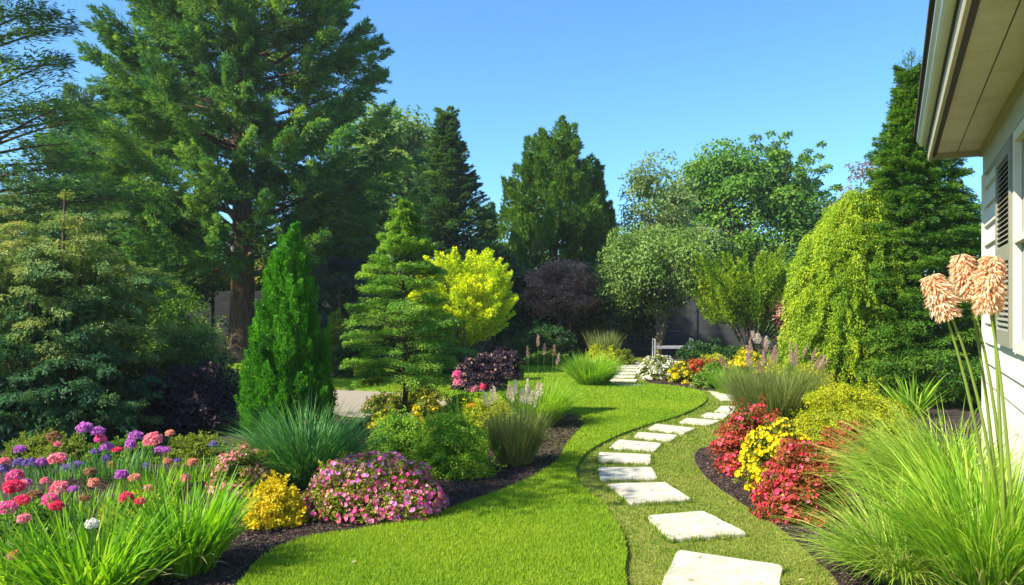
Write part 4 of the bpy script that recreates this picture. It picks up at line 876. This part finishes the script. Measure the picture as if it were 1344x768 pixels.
FL = [ # px, py, radius px, colour, label
 (113,562,9.5,'mauve_flower','tall mauve flower head standing highest of the bed, left one of the top pair'),
 (130,566,8.5,'mauve_flower','tall mauve flower head, right one of the top pair'),
 (131,577,7.5,'pink_flower','pink flower head tucked under the top mauve pair'),
 (140,588,8,'mauve_flower','mauve flower head just below and right of the top pair'),
 (178,573,9,'mauve_flower','flat mauve head between the top pair and the tall rose head'),
 (199,579,12,'rose_flower','large rosy pink head, tall on its own stem near the dark shrub'),
 (224,569,6,'salmon_flower','small salmon head, highest one right of the tall rose head'),
 (155,591,6.5,'crimson_flower','small red head below the flat mauve head'),
 (71,575,9,'brown_flower','rusty brown faded head, highest at this end of the bed'),
 (77,583,5.5,'rose_flower','little dusky pink head hanging under the highest brown head'),
 (74,603,11.5,'rose_flower','big round pink head on a tall stem before the violet flowers'),
 (24,591,7,'mauve_flower','mauve head above the olive shrub near the picture edge'),
 (172,584,7.5,'mauve_flower','mauve head between the red head and tall rose head'),
 (139,603,7,'violet_flower','violet head directly below the mauve heads'),
 (124,594,6,'violet_flower','small violet head left of the small red head'),
 (42,607,8.5,'violet_flower','violet head, left one of the two touching heads'),
 (55,608,7.5,'mauve_flower','violet mauve head, right one of the two touching heads'),
 (89,615,8,'violet_flower','blue violet head right of the big round pink head'),
 (102,612,7.5,'violet_flower','blue violet head, last of the violet row behind'),
 (22,609,7,'violet_flower','blue violet head left of the two touching heads'),
 (3,617,7,'violet_flower','violet head half cut by the picture edge'),
 (18,626,10,'pink_flower','flat pink head above the largest pink head'),
 (5,606,7,'rose_flower','dusky pink head cut by the picture edge above the violet one'),
 (14,642,13,'crimson_flower','large hot pink head near the picture edge'),
 (29,636,10,'rose_flower','pink head leaning against the large hot pink head'),
 (35,634,7,'mauve_flower','mauve head behind the leaning pink head'),
 (80,641,11,'rose_flower','pink head in the middle of the bed, above the strap leaves'),
 (65,657,11,'pink_flower','wide light pink head below the middle pink head'),
 (77,664,8.5,'crimson_flower','red pink head touching the wide light pink head'),
 (12,666,12,'pink_flower','magenta head low near the picture edge'),
 (24,660,10,'crimson_flower','deep pink head behind the low magenta head'),
 (44,651,9,'brown_flower','brown faded head between hot pink and light pink heads'),
 (126,634,7.5,'salmon_flower','salmon head right of the middle pink head'),
 (118,620,8,'brown_flower','brown seed head above the salmon one'),
 (157,625,9,'mauve_flower','mauve head in the centre, behind the strap leaves'),
 (174,629,7.5,'salmon_flower','salmon pink head right of the central mauve head'),
 (168,653,9,'crimson_flower','bright red head among the strap leaves'),
 (181,660,7,'crimson_flower','smaller magenta red head touching the bright red one'),
 (122,688,8.5,'white_flower','flat white head low in the strap leaves'),
 (28,683,8.5,'rose_flower','pink red head below the magenta one'),
 (16,731,8,'salmon_flower','lowest salmon head near the bottom corner'),
 (220,606,6,'salmon_flower','small salmon head on a thin stem before the olive shrub'),
 (252,608,7,'salmon_flower','salmon head behind the pale pink shrub'),
 (193,613,5.5,'violet_flower','small violet head right of the centre'),
 (232,605,5,'violet_flower','tiny violet head beside the thin salmon head'),
 (217,591,6,'mauve_flower','mauve head right of the tall rose head'),
 (99,641,6,'mauve_flower','small magenta head right of the middle pink head'),
 (147,610,5,'salmon_flower','tiny salmon head on a stem below the violet one'),
 (279,584,5.5,'violet_flower','violet head farthest along the bed by the cone tree'),
 (209,591,6.5,'mauve_flower','mauve head touching the tall rose head'),
 (60,632,6,'rose_flower','small dusky head between the violet row and light pink head'),
 (110,655,7,'brown_flower','fading tan head in front of the golden mound'),
 (194,642,6,'rose_flower','small pink head right of the bright red one'),
 (245,627,6.5,'salmon_flower','coral head at the edge of the pale pink shrub'),
 (600,492,6.5,'pink_flower','pink head above the island bed, upper one of two stacked heads'),
 (602,502,7,'rose_flower','pink head above the island bed, lower one of two stacked heads'),
 (621,512,5.5,'rose_flower','rose head right of the two stacked pink heads'),
 (634,508,4.5,'crimson_flower','small red head, last of the row in the island bed'),
 (620,533,5.5,'orange_flower','orange head low in the island bed by the cream plumes'),
]
for px, py, rp, c, lab in FL:
    isl = px > 500
    D = (9.6 if isl else float(np.clip(.060*F/rp, 4.75, 7.4))); D = D if isl or py < 618 else min(D, 5.6-(py-618)*.022); D = max(D, 4.2); r = rp/F*D
    z = Z(py, D); bxo = ru(-.05, .05); root = empty('round_flower', (X(px, D)+bxo, D+ru(-.03, .03), 0), lab, 'flower', 'round headed flowers in the left bed' if not isl else 'round headed flowers in the island bed')
    s = np.linspace(0, 1, 6)[:, None]; top = np.array([-bxo, 0, z-r*.3]); mb = MB()
    tube(mb, top*s+np.array([.02, 0, 0])*np.sin(s*3.14)*ru(-1, 1), .0035, 5); mb.build('stem', M['stem'], root)
    mb = MB(); n = 190; u = rdir(n); u[:, 2] = np.where(u[:, 2] < -.45, -u[:, 2], u[:, 2]); fl = ru(.6, .98)
    lob = 1+.16*np.sin(u[:, 0]*5+ru(0, 6))*np.cos(u[:, 1]*5+ru(0, 6))
    P = u*(r*.95*lob*ru(.72, 1, n))[:, None]*np.array([1, 1, fl])+np.array([-bxo, 0, z])
    petals(mb, P, u+rng.normal(size=(n, 3))*.4, r*.24, 4, cup=.7)
    mb.build('flower_head', M[c], root)
# green leaf tufts round the flower stems
for i, (px, py, D, h, lab) in enumerate([(60,0,7.2,.24,'thin green leaf tuft under the violet row of heads'),(135,0,7.3,.34,'thin green leaf tuft under the tall mauve pair'),(190,0,6.6,.36,'thin green leaf tuft below the tall rose head'),(15,0,5.9,.26,'thin green leaf tuft under the hot pink head'),(90,0,5.9,.26,'thin green leaf tuft below the middle pink head'),(250,0,7.2,.22,'thin green leaf tuft behind the pale pink shrub'),(605,0,9.5,.45,'thin green leaf tuft under the stacked pink heads')]):
    clump('leaf_tuft', px, 0, lab, 'grass_blue' if i < 2 else 'grass_strap', 200, h*.9, .009, .3, (0, .5), (.1, 1.), D=D, seg=4, cat='plant')

# ------------------------------------------------------------------ thin morning air
hm, hn, ho = newmat('air'); pv = hn.nodes.new('ShaderNodeVolumePrincipled'); pv.inputs['Density'].default_value = .0007; pv.inputs['Color'].default_value = (.93, .96, 1, 1)
pv.inputs['Anisotropy'].default_value = .3; hn.links.new(pv.outputs[0], ho.inputs['Volume'])
mb = MB(); box(mb, -420, 420, -40, 820, -1, 16); tag(mb.build('haze', hm), 'thin bright haze over the garden', 'haze', kind='stuff')
